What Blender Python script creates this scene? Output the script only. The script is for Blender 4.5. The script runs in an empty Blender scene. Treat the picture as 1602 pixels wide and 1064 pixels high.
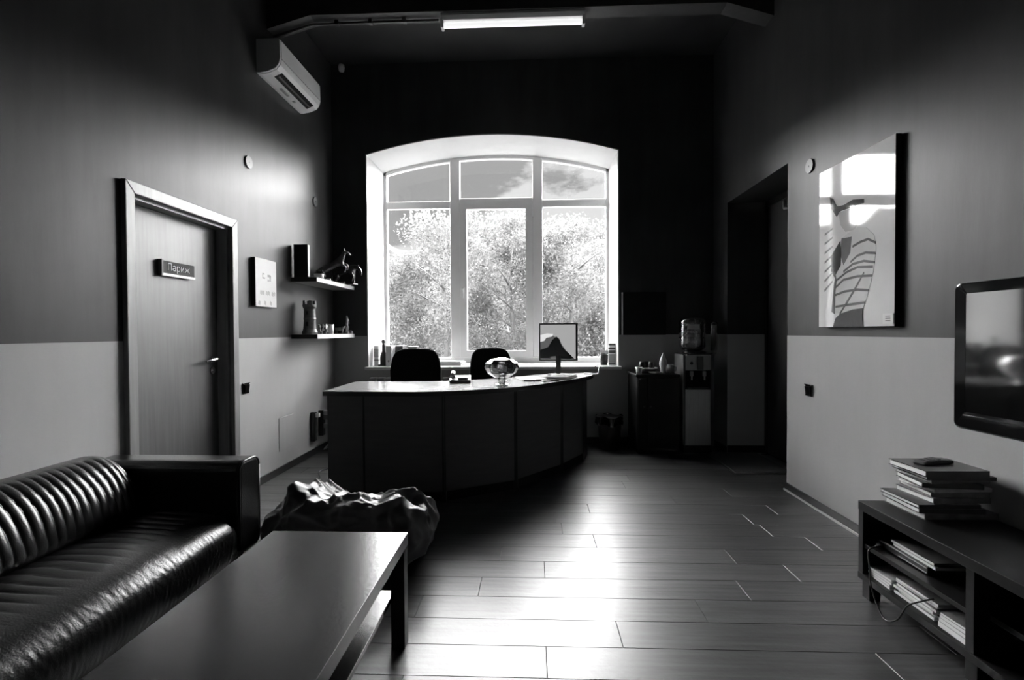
import bpy, bmesh, math, random
from mathutils import Vector, Matrix, noise
random.seed(7)
PI = math.pi
SC = bpy.context.scene
COL = SC.collection

# ------------------------------------------------------------------ camera
cam_d = bpy.data.cameras.new('camera')
cam_d.sensor_width = 36.0
cam_d.lens = 36.0 * 780.0 / 1602.0
cam_d.clip_start = 0.05
cam_d.clip_end = 300
cam = bpy.data.objects.new('camera', cam_d)
COL.objects.link(cam)
yaw, pitch, roll = math.radians(2.31), math.radians(-0.967), math.radians(-0.3)
fw = Vector((-math.sin(yaw) * math.cos(pitch), math.cos(yaw) * math.cos(pitch), math.sin(pitch)))
rt = Vector((math.cos(yaw), math.sin(yaw), 0))
up = rt.cross(fw)
r2 = rt * math.cos(roll) + up * math.sin(roll)
u2 = -rt * math.sin(roll) + up * math.cos(roll)
m3 = Matrix((r2, u2, -fw)).transposed()
cam.matrix_world = Matrix.Translation((0, 0, 1.27)) @ m3.to_4x4()
SC.camera = cam

# ------------------------------------------------------------------ sky and daylight
SKY = 0.42
CLOUD = 0.86
w = bpy.data.worlds.new('sky')
SC.world = w
w.use_nodes = True
nt = w.node_tree
nt.nodes.clear()
def N(t, kind, **kw):
    n = t.nodes.new(kind)
    for k, v in kw.items():
        if k in n.inputs: n.inputs[k].default_value = v
        else: setattr(n, k, v)
    return n
def L(t, a, b): t.links.new(a, b)
out = N(nt, 'ShaderNodeOutputWorld'); bg = N(nt, 'ShaderNodeBackground')
tc = N(nt, 'ShaderNodeTexCoord'); mp = N(nt, 'ShaderNodeMapping')
mp.inputs['Scale'].default_value = (3.2, 3.2, 7.0)
mp.inputs['Location'].default_value = (0.35, 0.1, 0.0)
nz = N(nt, 'ShaderNodeTexNoise', Scale=1.5, Detail=9.0, Roughness=0.58)
sx = N(nt, 'ShaderNodeSeparateXYZ')
# cumulus bank low in the sky, heavier towards one side of the horizon
m1 = N(nt, 'ShaderNodeMath', operation='MULTIPLY_ADD'); m1.inputs[1].default_value = 0.95; m1.inputs[2].default_value = 0.03
mz = N(nt, 'ShaderNodeMath', operation='MULTIPLY_ADD'); mz.inputs[1].default_value = -2.6; mz.inputs[2].default_value = 0.75
ad = N(nt, 'ShaderNodeMath', operation='ADD'); ad2 = N(nt, 'ShaderNodeMath', operation='ADD')
rp = N(nt, 'ShaderNodeValToRGB')
rp.color_ramp.elements[0].position = 0.56; rp.color_ramp.elements[0].color = (SKY, SKY, SKY, 1)
rp.color_ramp.elements[1].position = 0.63; rp.color_ramp.elements[1].color = (CLOUD, CLOUD, CLOUD, 1)
L(nt, tc.outputs['Generated'], mp.inputs['Vector']); L(nt, mp.outputs[0], nz.inputs['Vector'])
L(nt, tc.outputs['Generated'], sx.inputs[0]); cl = N(nt, 'ShaderNodeClamp'); cl.inputs['Min'].default_value = -0.35; cl.inputs['Max'].default_value = 0.15; L(nt, sx.outputs['X'], cl.inputs[0]); L(nt, cl.outputs[0], m1.inputs[0]); L(nt, sx.outputs['Z'], mz.inputs[0])
L(nt, nz.outputs[0], ad.inputs[0]); L(nt, m1.outputs[0], ad.inputs[1]); L(nt, ad.outputs[0], ad2.inputs[0]); L(nt, mz.outputs[0], ad2.inputs[1])
L(nt, ad2.outputs[0], rp.inputs[0]); L(nt, rp.outputs[0], bg.inputs['Color']); L(nt, bg.outputs[0], out.inputs[0])

# hazy summer daylight that falls in through the window
sun_d = bpy.data.lights.new('daylight', 'SUN')
sun_d.energy = 160.0
sun_d.angle = math.radians(170)
sun = bpy.data.objects.new('daylight', sun_d)
COL.objects.link(sun)
sun.rotation_euler = Vector((0.0, -math.cos(math.radians(45)), -math.sin(math.radians(45)))).to_track_quat('-Z', 'Y').to_euler()

SC.view_settings.view_transform = 'Standard'
SC.view_settings.look = 'None'
SC.view_settings.exposure = 0.0
SC.view_settings.gamma = 1.0
SC.view_settings.use_curve_mapping = False

# ------------------------------------------------------------------ helpers
class MB:
    def __init__(s): s.v = []; s.f = []
    def add(s, vs, fs):
        b = len(s.v); s.v += [tuple(p) for p in vs]; s.f += [tuple(b + i for i in f) for f in fs]; return s
    def box(s, x0, x1, y0, y1, z0, z1):
        return s.add([(x0,y0,z0),(x1,y0,z0),(x1,y1,z0),(x0,y1,z0),(x0,y0,z1),(x1,y0,z1),(x1,y1,z1),(x0,y1,z1)],
                     [(3,2,1,0),(4,5,6,7),(0,1,5,4),(1,2,6,5),(2,3,7,6),(3,0,4,7)])
    def cyl(s, p0, p1, r0, r1=None, n=16):
        r1 = r0 if r1 is None else r1
        p0 = Vector(p0); p1 = Vector(p1); d = (p1 - p0).normalized()
        a = d.orthogonal().normalized(); b = d.cross(a)
        vs = []
        for p, r in ((p0, r0), (p1, r1)):
            for i in range(n):
                t = 2 * PI * i / n; vs.append(p + a * math.cos(t) * r + b * math.sin(t) * r)
        fs = [(i, (i + 1) % n, n + (i + 1) % n, n + i) for i in range(n)] + [tuple(reversed(range(n))), tuple(range(n, 2 * n))]
        return s.add(vs, fs)
    def lathe(s, prof, c=(0, 0, 0), n=28, sx=1, sy=1):
        vs = []; k = len(prof)
        for (r, z) in prof:
            for i in range(n):
                t = 2 * PI * i / n; vs.append((c[0] + math.cos(t) * r * sx, c[1] + math.sin(t) * r * sy, c[2] + z))
        fs = [(j * n + i, j * n + (i + 1) % n, (j + 1) * n + (i + 1) % n, (j + 1) * n + i) for j in range(k - 1) for i in range(n)]
        if prof[0][0] > 1e-5: fs.append(tuple(reversed(range(n))))
        if prof[-1][0] > 1e-5: fs.append(tuple((k - 1) * n + i for i in range(n)))
        return s.add(vs, fs)
    def prism(s, poly, fn0, fn1):
        n = len(poly); vs = [fn0(*p) for p in poly] + [fn1(*p) for p in poly]
        return s.add(vs, [tuple(reversed(range(n))), tuple(range(n, 2 * n))] + [(i, (i + 1) % n, n + (i + 1) % n, n + i) for i in range(n)])
    def tube(s, pts, r, n=8):
        pts = [Vector(p) for p in pts]; vs = []; a = None
        for i, p in enumerate(pts):
            d = (pts[min(i + 1, len(pts) - 1)] - pts[max(i - 1, 0)]).normalized()
            a = d.orthogonal().normalized() if a is None else (a - d * a.dot(d)).normalized()
            b = d.cross(a); rr = r[i] if isinstance(r, (list, tuple)) else r
            for k in range(n):
                t = 2 * PI * k / n; vs.append(p + a * math.cos(t) * rr + b * math.sin(t) * rr)
        m = len(pts)
        fs = [(j * n + i, j * n + (i + 1) % n, (j + 1) * n + (i + 1) % n, (j + 1) * n + i) for j in range(m - 1) for i in range(n)]
        fs += [tuple(reversed(range(n))), tuple((m - 1) * n + i for i in range(n))]
        return s.add(vs, fs)
    def grid(s, fn, nu, nv, cu=False, cv=False):
        vs = [fn(i / (nu if cu else nu - 1), j / (nv if cv else nv - 1)) for i in range(nu) for j in range(nv)]
        fs = [(i * nv + j, ((i + 1) % nu) * nv + j, ((i + 1) % nu) * nv + (j + 1) % nv, i * nv + (j + 1) % nv)
              for i in range(nu if cu else nu - 1) for j in range(nv if cv else nv - 1)]
        return s.add(vs, fs)
    def me(s, name):
        m = bpy.data.meshes.new(name); m.from_pydata([tuple(p) for p in s.v], [], s.f)
        bm = bmesh.new(); bm.from_mesh(m); bmesh.ops.recalc_face_normals(bm, faces=bm.faces); bm.to_mesh(m); bm.free()
        return m
def B(x0, x1, y0, y1, z0, z1): return MB().box(x0, x1, y0, y1, z0, z1)

def ob(name, mb, mat, parent=None, loc=None, rz=0, bevel=0, smooth=False, sub=0, seg=2):
    """mesh object; with a parent the builder's coordinates are local to that parent"""
    me = mb if isinstance(mb, bpy.types.Mesh) else mb.me(name)
    if mat is not None:
        me.materials.clear(); me.materials.append(mat)
    if smooth:
        for p in me.polygons: p.use_smooth = True
    o = bpy.data.objects.new(name, me); COL.objects.link(o)
    if parent is not None: o.parent = parent
    if loc is not None: o.location = loc
    o.rotation_euler.z = rz
    if bevel:
        b = o.modifiers.new('bevel', 'BEVEL'); b.width = bevel; b.segments = seg; b.limit_method = 'ANGLE'; b.angle_limit = math.radians(40)
    if sub:
        q = o.modifiers.new('sub', 'SUBSURF'); q.levels = sub; q.render_levels = sub
    return o
def tag(o, label, cat=None, group=None, kind=None):
    o['label'] = label
    if cat: o['category'] = cat
    if group: o['group'] = group
    if kind: o['kind'] = kind
    return o
def thing(name, label, cat, loc=(0, 0, 0), rz=0, group=None, kind=None):
    o = bpy.data.objects.new(name, None); COL.objects.link(o); o.empty_display_size = 0.1
    o.location = loc; o.rotation_euler.z = rz
    return tag(o, label, cat, group, kind)
def dup(o, parent=None):
    c = o.copy(); COL.objects.link(c); c.parent = parent
    for ch in list(o.children): dup(ch, c)
    return c

# ------------------------------------------------------------------ materials (all grey: the photograph is black and white)
MATS = {}
def mat(name, v, rough=0.6, spec=0.5, metal=0.0, var=0.0, vscale=(8, 8, 8), bump=0.0, bscale=60, coat=0.0, emit=0.0, rnd=0.0, coord='Object'):
    if name in MATS: return MATS[name]
    m = bpy.data.materials.new(name); m.use_nodes = True; t = m.node_tree
    p = t.nodes['Principled BSDF']
    p.inputs['Base Color'].default_value = (v, v, v, 1); p.inputs['Roughness'].default_value = rough
    p.inputs['Specular IOR Level'].default_value = spec; p.inputs['Metallic'].default_value = metal
    p.inputs['Coat Weight'].default_value = coat; p.inputs['Coat Roughness'].default_value = 0.1
    if emit:
        p.inputs['Emission Color'].default_value = (1, 1, 1, 1); p.inputs['Emission Strength'].default_value = emit
    tcn = N(t, 'ShaderNodeTexCoord')
    if var:
        mpn = N(t, 'ShaderNodeMapping'); mpn.inputs['Scale'].default_value = vscale
        n1 = N(t, 'ShaderNodeTexNoise', Scale=1.0, Detail=6.0, Roughness=0.6)
        r = N(t, 'ShaderNodeMapRange'); r.inputs['From Min'].default_value = 0.25; r.inputs['From Max'].default_value = 0.75
        r.inputs['To Min'].default_value = v * (1 - var); r.inputs['To Max'].default_value = v * (1 + var)
        L(t, tcn.outputs[coord], mpn.inputs[0])
        if rnd:
            oi = N(t, 'ShaderNodeObjectInfo'); cx = N(t, 'ShaderNodeCombineXYZ'); mu = N(t, 'ShaderNodeMath', operation='MULTIPLY'); mu.inputs[1].default_value = 50
            L(t, oi.outputs['Random'], mu.inputs[0]); L(t, mu.outputs[0], cx.inputs[0]); L(t, mu.outputs[0], cx.inputs[2]); L(t, cx.outputs[0], mpn.inputs['Location'])
            r2_ = N(t, 'ShaderNodeMapRange'); r2_.inputs['To Min'].default_value = 1 - rnd; r2_.inputs['To Max'].default_value = 1 + rnd
            mm = N(t, 'ShaderNodeMath', operation='MULTIPLY')
            L(t, oi.outputs['Random'], r2_.inputs[0]); L(t, n1.outputs[0], r.inputs[0]); L(t, r.outputs[0], mm.inputs[0]); L(t, r2_.outputs[0], mm.inputs[1])
            src = mm.outputs[0]
        else:
            L(t, n1.outputs[0], r.inputs[0]); src = r.outputs[0]
        L(t, mpn.outputs[0], n1.inputs['Vector']); L(t, src, p.inputs['Base Color'])
    if bump:
        n2 = N(t, 'ShaderNodeTexNoise', Scale=bscale, Detail=4.0); bp = N(t, 'ShaderNodeBump', Strength=bump, Distance=0.01)
        L(t, tcn.outputs[coord], n2.inputs['Vector']); L(t, n2.outputs[0], bp.inputs['Height']); L(t, bp.outputs[0], p.inputs['Normal'])
    MATS[name] = m
    return m

WAINSCOT = 1.228
def wall_paint():
    m = bpy.data.materials.new('two_tone_wall_paint'); m.use_nodes = True; t = m.node_tree; p = t.nodes['Principled BSDF']
    g = N(t, 'ShaderNodeNewGeometry'); s = N(t, 'ShaderNodeSeparateXYZ'); L(t, g.outputs['Position'], s.inputs[0])
    gt = N(t, 'ShaderNodeMath', operation='GREATER_THAN'); gt.inputs[1].default_value = WAINSCOT; L(t, s.outputs['Z'], gt.inputs[0])
    mp_ = N(t, 'ShaderNodeMapping'); mp_.inputs['Scale'].default_value = (6, 6, 0.9); L(t, g.outputs['Position'], mp_.inputs[0])
    n1 = N(t, 'ShaderNodeTexNoise', Scale=1.0, Detail=7.0, Roughness=0.65); L(t, mp_.outputs[0], n1.inputs['Vector'])
    n3 = N(t, 'ShaderNodeTexNoise', Scale=1.6, Detail=3.0); L(t, g.outputs['Position'], n3.inputs['Vector'])
    ave = N(t, 'ShaderNodeMath', operation='ADD'); L(t, n1.outputs[0], ave.inputs[0]); L(t, n3.outputs[0], ave.inputs[1])
    ru = N(t, 'ShaderNodeMapRange'); ru.inputs['From Min'].default_value = 0.6; ru.inputs['From Max'].default_value = 1.4; ru.inputs['To Min'].default_value = UP_LO; ru.inputs['To Max'].default_value = UP_HI
    rl = N(t, 'ShaderNodeMapRange'); rl.inputs['From Min'].default_value = 0.6; rl.inputs['From Max'].default_value = 1.4; rl.inputs['To Min'].default_value = LOW_LO; rl.inputs['To Max'].default_value = LOW_HI
    L(t, ave.outputs[0], ru.inputs[0]); L(t, ave.outputs[0], rl.inputs[0])
    mx = N(t, 'ShaderNodeMix'); L(t, gt.outputs[0], mx.inputs['Factor']); L(t, rl.outputs[0], mx.inputs['A']); L(t, ru.outputs[0], mx.inputs['B'])
    L(t, mx.outputs['Result'], p.inputs['Base Color'])
    p.inputs['Roughness'].default_value = 0.42; p.inputs['Specular IOR Level'].default_value = 0.30
    bp = N(t, 'ShaderNodeBump', Strength=0.12, Distance=0.01); L(t, n1.outputs[0], bp.inputs['Height']); L(t, bp.outputs[0], p.inputs['Normal'])
    return m
UP_LO, UP_HI, LOW_LO, LOW_HI = 0.022, 0.054, 0.38, 0.43
M_WALL = wall_paint()
M_CEIL = mat('dark_ceiling_paint', 0.03, 0.6, 0.3, var=0.25, vscale=(2, 2, 2))
M_BEAM = mat('dark_beam_paint', 0.045, 0.6, 0.3, var=0.2, vscale=(5, 5, 5))
M_WHITE = mat('white_plaster', 0.8, 0.6, 0.3, var=0.04, vscale=(3, 3, 3))
M_PVC = mat('white_window_plastic', 0.85, 0.35, 0.5, var=0.02)
M_PLANK = mat('dark_laminate_plank', 0.058, 0.37, 0.75, var=0.65, vscale=(2.2, 40, 20), bump=0.06, bscale=40, rnd=0.22)
M_JOINT = mat('dark_floor_gap', 0.015, 0.8, 0.2, var=0.1)
M_BASE = mat('black_baseboard', 0.012, 0.35, 0.5, var=0.2)
M_STRIP = mat('pale_gloss_line', 0.5, 0.3, 0.5, var=0.1)
M_DOOR = mat('brown_door_veneer', 0.07, 0.42, 1.0, var=0.35, vscale=(40, 40, 2.2))
M_CASING = mat('brown_casing_veneer', 0.2, 0.38, 0.9, var=0.25, vscale=(30, 30, 2.0))
M_DDOOR = mat('dark_door', 0.03, 0.5, 0.4, var=0.2, vscale=(30, 30, 2))
M_CHROME = mat('chrome', 0.75, 0.15, 0.5, metal=1.0, var=0.03)
M_BLACK = mat('black_plastic', 0.012, 0.35, 0.5, var=0.15)
M_BLACKM = mat('black_matt', 0.012, 0.8, 0.2, var=0.2)
M_GLOSS = mat('black_gloss', 0.006, 0.08, 0.6, var=0.1)
M_WPL = mat('white_plastic', 0.75, 0.35, 0.5, var=0.03)
M_GREY = mat('grey_plastic', 0.3, 0.4, 0.5, var=0.05)
M_DGREY = mat('dark_grey_plastic', 0.06, 0.45, 0.4, var=0.1)
M_STEEL = mat('brushed_steel', 0.32, 0.38, 0.5, metal=0.8, var=0.12, vscale=(60, 60, 3))
M_LEATHER = mat('black_leather', 0.007, 0.28, 0.5, var=0.25, vscale=(20, 20, 20), bump=0.12, bscale=160)
M_BEAN = mat('black_nylon', 0.05, 0.42, 0.7, var=0.2, vscale=(10, 10, 10), bump=0.1, bscale=120)
M_TABLE = mat('dark_table_veneer', 0.012, 0.22, 0.75, var=0.4, vscale=(40, 3, 30), bump=0.03, bscale=60)
M_DESK = mat('dark_desk_panel', 0.085, 0.5, 0.4, var=0.12, vscale=(4, 4, 30))
M_DESKTOP = mat('grey_desktop_laminate', 0.34, 0.16, 0.9, var=0.1, vscale=(6, 6, 6))
M_DARKWOOD = mat('black_brown_wood', 0.006, 0.42, 0.2, var=0.35, vscale=(30, 4, 30))
M_PAPER = mat('paper_pages', 0.85, 0.8, 0.2, var=0.12, vscale=(3, 3, 500))
M_PAPERW = mat('white_paper', 0.8, 0.7, 0.2, var=0.03)
M_COVD = mat('dark_book_cover', 0.03, 0.35, 0.5, var=0.4, vscale=(12, 12, 12))
M_COVG = mat('grey_book_cover', 0.14, 0.35, 0.5, var=0.6, vscale=(14, 14, 14))
M_COVL = mat('pale_magazine_cover', 0.5, 0.3, 0.5, var=0.35, vscale=(12, 12, 12))
M_BRONZE = mat('dark_bronze', 0.10, 0.3, 0.5, metal=0.8, var=0.4, vscale=(25, 25, 25))
M_MAT = mat('grey_floor_mat', 0.075, 0.9, 0.2, var=0.25, vscale=(80, 80, 80))
M_FABRIC = mat('black_chair_fabric', 0.006, 0.9, 0.1, var=0.2, vscale=(200, 200, 200))
M_BARK = mat('bark', 0.16, 0.9, 0.1, var=0.4, vscale=(6, 6, 2))
M_GRASS = mat('grass', 0.12, 0.9, 0.1, var=0.3, vscale=(3, 3, 3))
M_HILL = mat('hazy_hill', 0.022, 0.9, 0.1, var=0.5, vscale=(1.6, 1.6, 1.6))
M_TUBE = mat('fluorescent_tube', 0.85, 0.4, 0.5, emit=0.9, var=0.02)

def leaf_mat():
    m = bpy.data.materials.new('sunlit_leaf'); m.use_nodes = True; t = m.node_tree; t.nodes.clear()
    o = N(t, 'ShaderNodeOutputMaterial'); d = N(t, 'ShaderNodeBsdfDiffuse'); tr = N(t, 'ShaderNodeBsdfTranslucent'); mx = N(t, 'ShaderNodeMixShader')
    mx.inputs[0].default_value = 0.5
    g = N(t, 'ShaderNodeNewGeometry'); n = N(t, 'ShaderNodeTexNoise', Scale=9.0, Detail=3.0)
    r = N(t, 'ShaderNodeMapRange'); r.inputs['From Min'].default_value = 0.3; r.inputs['From Max'].default_value = 0.7; r.inputs['To Min'].default_value = LEAF * 0.6; r.inputs['To Max'].default_value = LEAF * 1.4
    L(t, g.outputs['Position'], n.inputs['Vector']); L(t, n.outputs[0], r.inputs[0]); L(t, r.outputs[0], d.inputs[0]); L(t, r.outputs[0], tr.inputs[0])
    L(t, d.outputs[0], mx.inputs[1]); L(t, tr.outputs[0], mx.inputs[2]); L(t, mx.outputs[0], o.inputs[0])
    return m
LEAF = 0.115
M_LEAF = leaf_mat()

def glass(name, gl=0.08, tint=0.95, rough=0.02):
    m = bpy.data.materials.new(name); m.use_nodes = True; t = m.node_tree; t.nodes.clear()
    o = N(t, 'ShaderNodeOutputMaterial'); a = N(t, 'ShaderNodeBsdfTransparent'); b = N(t, 'ShaderNodeBsdfGlossy'); mx = N(t, 'ShaderNodeMixShader')
    a.inputs[0].default_value = (tint, tint, tint, 1); b.inputs['Roughness'].default_value = rough
    f = N(t, 'ShaderNodeFresnel', IOR=1.45); k = N(t, 'ShaderNodeMath', operation='MULTIPLY'); k.inputs[1].default_value = gl / 0.04
    k.use_clamp = True
    L(t, f.outputs[0], k.inputs[0]); L(t, k.outputs[0], mx.inputs[0]); L(t, a.outputs[0], mx.inputs[1]); L(t, b.outputs[0], mx.inputs[2]); L(t, mx.outputs[0], o.inputs[0])
    return m
M_PANE = glass('window_glass', 0.03, 0.98, 0.0)
M_BOTTLE = glass('clear_plastic_bottle', 0.3, 0.8, 0.05)
M_CRYSTAL = glass('crystal', 0.25, 0.9, 0.03)

# ------------------------------------------------------------------ the room
XL, XR, YB, YF, ZC = -2.28, 2.02, 5.65, -1.3, 4.32
def struct(name, label, cat, mb, m, **k):
    return tag(ob(name, mb, m, **k), label, cat, kind='structure')

struct('ceiling', 'dark painted ceiling high above the room', 'ceiling', B(XL - .3, XR + .8, YF - .3, YB + .8, ZC, ZC + .2), M_CEIL)
# floor: a dark sub-floor with every plank laid on it
floor = struct('floor', 'dark laminate plank floor with glossy light streak from the window', 'floor', B(XL - .3, XR + .8, YF - .3, YB + .8, -.2, -.012), M_JOINT)
def plank_mesh(x0, x1, y0, y1):
    g = 0.0008; c = 0.0012; x0 += g; x1 -= g; y0 += g; y1 -= g
    mb = MB(); xm, ym = (x0 + x1) / 2, (y0 + y1) / 2
    x0, x1, y0, y1 = x0 - xm, x1 - xm, y0 - ym, y1 - ym
    mb.add([(x0,y0,-.012),(x1,y0,-.012),(x1,y1,-.012),(x0,y1,-.012),(x0,y0,-c),(x1,y0,-c),(x1,y1,-c),(x0,y1,-c),
            (x0+c,y0+c,0),(x1-c,y0+c,0),(x1-c,y1-c,0),(x0+c,y1-c,0)],
           [(0,1,5,4),(1,2,6,5),(2,3,7,6),(3,0,4,7),(4,5,9,8),(5,6,10,9),(6,7,11,10),(7,4,8,11),(8,9,10,11)])
    return mb.me('plank'), (xm, ym, 0)
PW, PL = 0.186, 1.29
known = {0: .36, -1: .05, 1: .76, 2: -.265, 3: .06}
cache = {}
k0 = math.floor((YF - 1.993) / PW); k1 = math.ceil((YB - 1.993) / PW)
for k in range(k0, k1):
    ya, yb_ = max(YF, 1.993 + k * PW), min(YB, 1.993 + (k + 1) * PW)
    if yb_ - ya < .01: continue
    xe = 2.42 if (ya > 4.0 and yb_ < 5.28) else XR
    off = known.get(k, random.uniform(0, PL))
    x = XL - ((XL - off) % PL)
    while x < xe:
        a, b = max(x, XL), min(x + PL, xe)
        if b - a > .02:
            key = (round(b - a, 3), round(yb_ - ya, 3))
            me, lo = plank_mesh(a, b, ya, yb_)
            if key in cache: bpy.data.meshes.remove(me); me = cache[key]
            else: cache[key] = me
            ob('plank', me, M_PLANK, floor, lo)
        x += PL

# left wall with the door opening
DY0, DY1, DZ = 2.745, 3.69, 2.075
wl = MB().box(XL - .25, XL, YF - .3, DY0, -.1, ZC).box(XL - .25, XL, DY1, YB + .8, -.1, ZC).box(XL - .25, XL, DY0, DY1, DZ, ZC).box(XL - .25, XL - .142, DY0, DY1, -.1, DZ)  # last box: unseen backing behind the door leaf, added to block leaking light
struct('wall_left', 'left wall, dark plaster above a pale painted wainscot', 'wall', wl, M_WALL)
# right wall with a deep doorway recess
RY0, RY1, RZ = 4.035, 5.25, 2.585
wr = MB().box(XR, XR + .39, YF - .3, RY0, -.1, ZC).box(XR, XR + .39, RY1, YB + .8, -.1, ZC).box(XR, XR + .39, RY0, RY1, RZ, ZC).box(XR + .44, XR + .8, RY0 - .5, RY1 + .4, -.1, ZC)
struct('wall_right', 'right wall, dark plaster above a pale painted wainscot', 'wall', wr, M_WALL)
struct('wall_front', 'dark wall behind the viewer', 'wall', B(XL - .3, XR + .8, YF - .3, YF, -.1, ZC), M_WALL)
# back wall with the arched window opening
WX0, WX1, WZ0, WZS, WZA = -1.89, 0.978, 0.84, 3.30, 3.503
WXC = (WX0 + WX1) / 2; HW = (WX1 - WX0) / 2; SAG = WZA - WZS; RAD = (HW * HW + SAG * SAG) / (2 * SAG)
def arch(x, inset=0.0): return WZA - RAD + math.sqrt((RAD - inset) ** 2 - (x - WXC) ** 2)
YG = 6.40
wb = MB().box(XL - .3, WX0, YB, YG, -.6, ZC).box(WX1, XR + .8, YB, YG, -.6, ZC).box(WX0, WX1, YB, YG, -.6, WZ0)
NA = 28
xs = [WX0 + (WX1 - WX0) * i / NA for i in range(NA + 1)]
poly = [(x, arch(x)) for x in xs] + [(WX1, ZC), (WX0, ZC)]
vs = [(x, y, z) for y in (YB, YG) for (x, z) in [(x, arch(x)) for x in xs]] + [(x, y, ZC) for y in (YB, YG) for x in xs]
n1_ = NA + 1
fs = []
for i in range(NA):
    fs += [(i, i + 1, n1_ + i + 1, n1_ + i), (i, 2 * n1_ + i, 2 * n1_ + i + 1, i + 1), (n1_ + i, n1_ + i + 1, 3 * n1_ + i + 1, 3 * n1_ + i)]
wb.add(vs, fs)
struct('wall_back', 'back wall, near-black plaster around the arched window', 'wall', wb, M_WALL)

# dark beam across the ceiling with haunches at both ends
bp_ = [(XL, 3.90), (-1.90, 4.005), (1.64, 4.005), (XR, 3.885), (XR, ZC), (XL, ZC)]
struct('trim_1', 'black ceiling beam with haunched ends crossing the room', 'beam', MB().prism(bp_, lambda x, z: (x, 4.27, z), lambda x, z: (x, 4.43, z)), M_BEAM)

# baseboards
struct('baseboard_left', 'black baseboard along the left wall', 'baseboard', MB().box(XL, XL + .016, YF, 2.69, 0, .062).box(XL, XL + .016, 3.745, YB, 0, .062), M_BASE, bevel=.003)
bbr = struct('baseboard_right', 'black baseboard along the right wall', 'baseboard', MB().box(XR - .016, XR, YF, RY0, 0, .06).box(XR - .016, XR, RY1, YB, 0, .06), M_BASE, bevel=.003)
ob('gloss_line', B(XR - .026, XR - .016, YF, RY0, 0, .012), M_STRIP, bbr)  # pale strip paints in the bright gloss line along the floor
struct('baseboard_back', 'black baseboard along the back wall', 'baseboard', B(XL + .02, XR - .02, YB - .016, YB, 0, .075), M_BASE, bevel=.003)
struct('baseboard_doorway', 'black baseboard inside the doorway recess', 'baseboard', B(XR, XR + .38, RY1 - .014, RY1, 0, .075), M_BASE, bevel=.003)

# ------------------------------------------------------------------ window
win = thing('window_1', 'arched white window with three bays in a deep white reveal', 'window', kind='structure')
T = .012
ob('reveal', MB().box(WX0, WX0 + T, YB - .002, 6.30, WZ0 + .035, WZS), M_WHITE, win)
ob('reveal', MB().box(WX1 - T, WX1, YB - .002, 6.30, WZ0 + .035, WZS), M_WHITE, win)
mb = MB(); q = []
for y in (YB - .002, 6.30):
    for d in (0, T): q.append([(x, y, arch(x) - d) for x in xs])
vs = sum(q, []); fs = []
for i in range(NA):
    for a, b in ((0, 1), (1, 3), (3, 2), (2, 0)): fs.append((a * n1_ + i, a * n1_ + i + 1, b * n1_ + i + 1, b * n1_ + i))
ob('reveal_arch', mb.add(vs, fs), M_WHITE, win)
ob('window_sill', B(WX0 - .02, WX1 + .02, YB - .05, 6.30, WZ0, WZ0 + .035), M_WPL, win, bevel=.006)
FY0, FY1 = 6.30, 6.37
ob('frame_stile', B(WX0, WX0 + .05, FY0, FY1, WZ0 + .035, WZS + .03), M_PVC, win, bevel=.006)
ob('frame_stile', B(WX1 - .05, WX1, FY0, FY1, WZ0 + .035, WZS + .03), M_PVC, win, bevel=.006)
ob('frame_sill_rail', B(WX0 + .05, WX1 - .05, FY0, FY1, WZ0, .945), M_PVC, win, bevel=.006)
mb = MB(); q = []
for y in (FY0, FY1):
    for d in (-.02, .05): q.append([(x, y, arch(x) - d) for x in xs])
vs = sum(q, []); fs = []
for i in range(NA):
    for a, b in ((0, 1), (1, 3), (3, 2), (2, 0)): fs.append((a * n1_ + i, a * n1_ + i + 1, b * n1_ + i + 1, b * n1_ + i))
ob('frame_arch', mb.add(vs, fs), M_PVC, win)
PL0, PL1, PR0, PR1 = -1.03, -.905, .012, .137
for a, b in ((PL0, PL1), (PR0, PR1)):
    ob('mullion', B(a, b, FY0 - .015, FY1, .945, arch((a + b) / 2) - .03), M_PVC, win, bevel=.01)
for a, b in ((WX0 + .05, PL0), (PR1, WX1 - .05)):
    ob('transom', B(a, b, FY0, FY1, 2.835, 2.925), M_PVC, win, bevel=.008)
ob('transom', B(PL1, PR0, FY0, FY1, 2.90, 2.955), M_PVC, win, bevel=.008)
cs = ob('casement', MB().box(PL1, PL1 + .085, FY0 - .03, FY1 - .02, .945, 2.90).box(PR0 - .085, PR0, FY0 - .03, FY1 - .02, .945, 2.90)
        .box(PL1 + .085, PR0 - .085, FY0 - .03, FY1 - .02, .945, 1.03).box(PL1 + .085, PR0 - .085, FY0 - .03, FY1 - .02, 2.815, 2.90), M_PVC, win)
ob('casement_handle', MB().box(PL1 + .03, PL1 + .055, FY0 - .04, FY0 - .03, 1.75, 1.83).box(PL1 + .034, PL1 + .05, FY0 - .075, FY0 - .04, 1.80, 1.82).box(PL1 + .034, PL1 + .05, FY0 - .085, FY0 - .068, 1.69, 1.82), M_WPL, cs, bevel=.004)
ob('hinge', B(PR0 - .01, PR0 + .014, FY0 - .045, FY0 - .02, 2.70, 2.80), M_WPL, cs, bevel=.004)
PY0, PY1 = 6.325, 6.335
ob('pane', B(WX0 + .05, PL0, PY0, PY1, .945, 2.835), M_PANE, win)
ob('pane', B(PR1, WX1 - .05, PY0, PY1, .945, 2.835), M_PANE, win)
ob('pane', B(PL1 + .085, PR0 - .085, PY0, PY1, 1.03, 2.815), M_PANE, cs)
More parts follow.
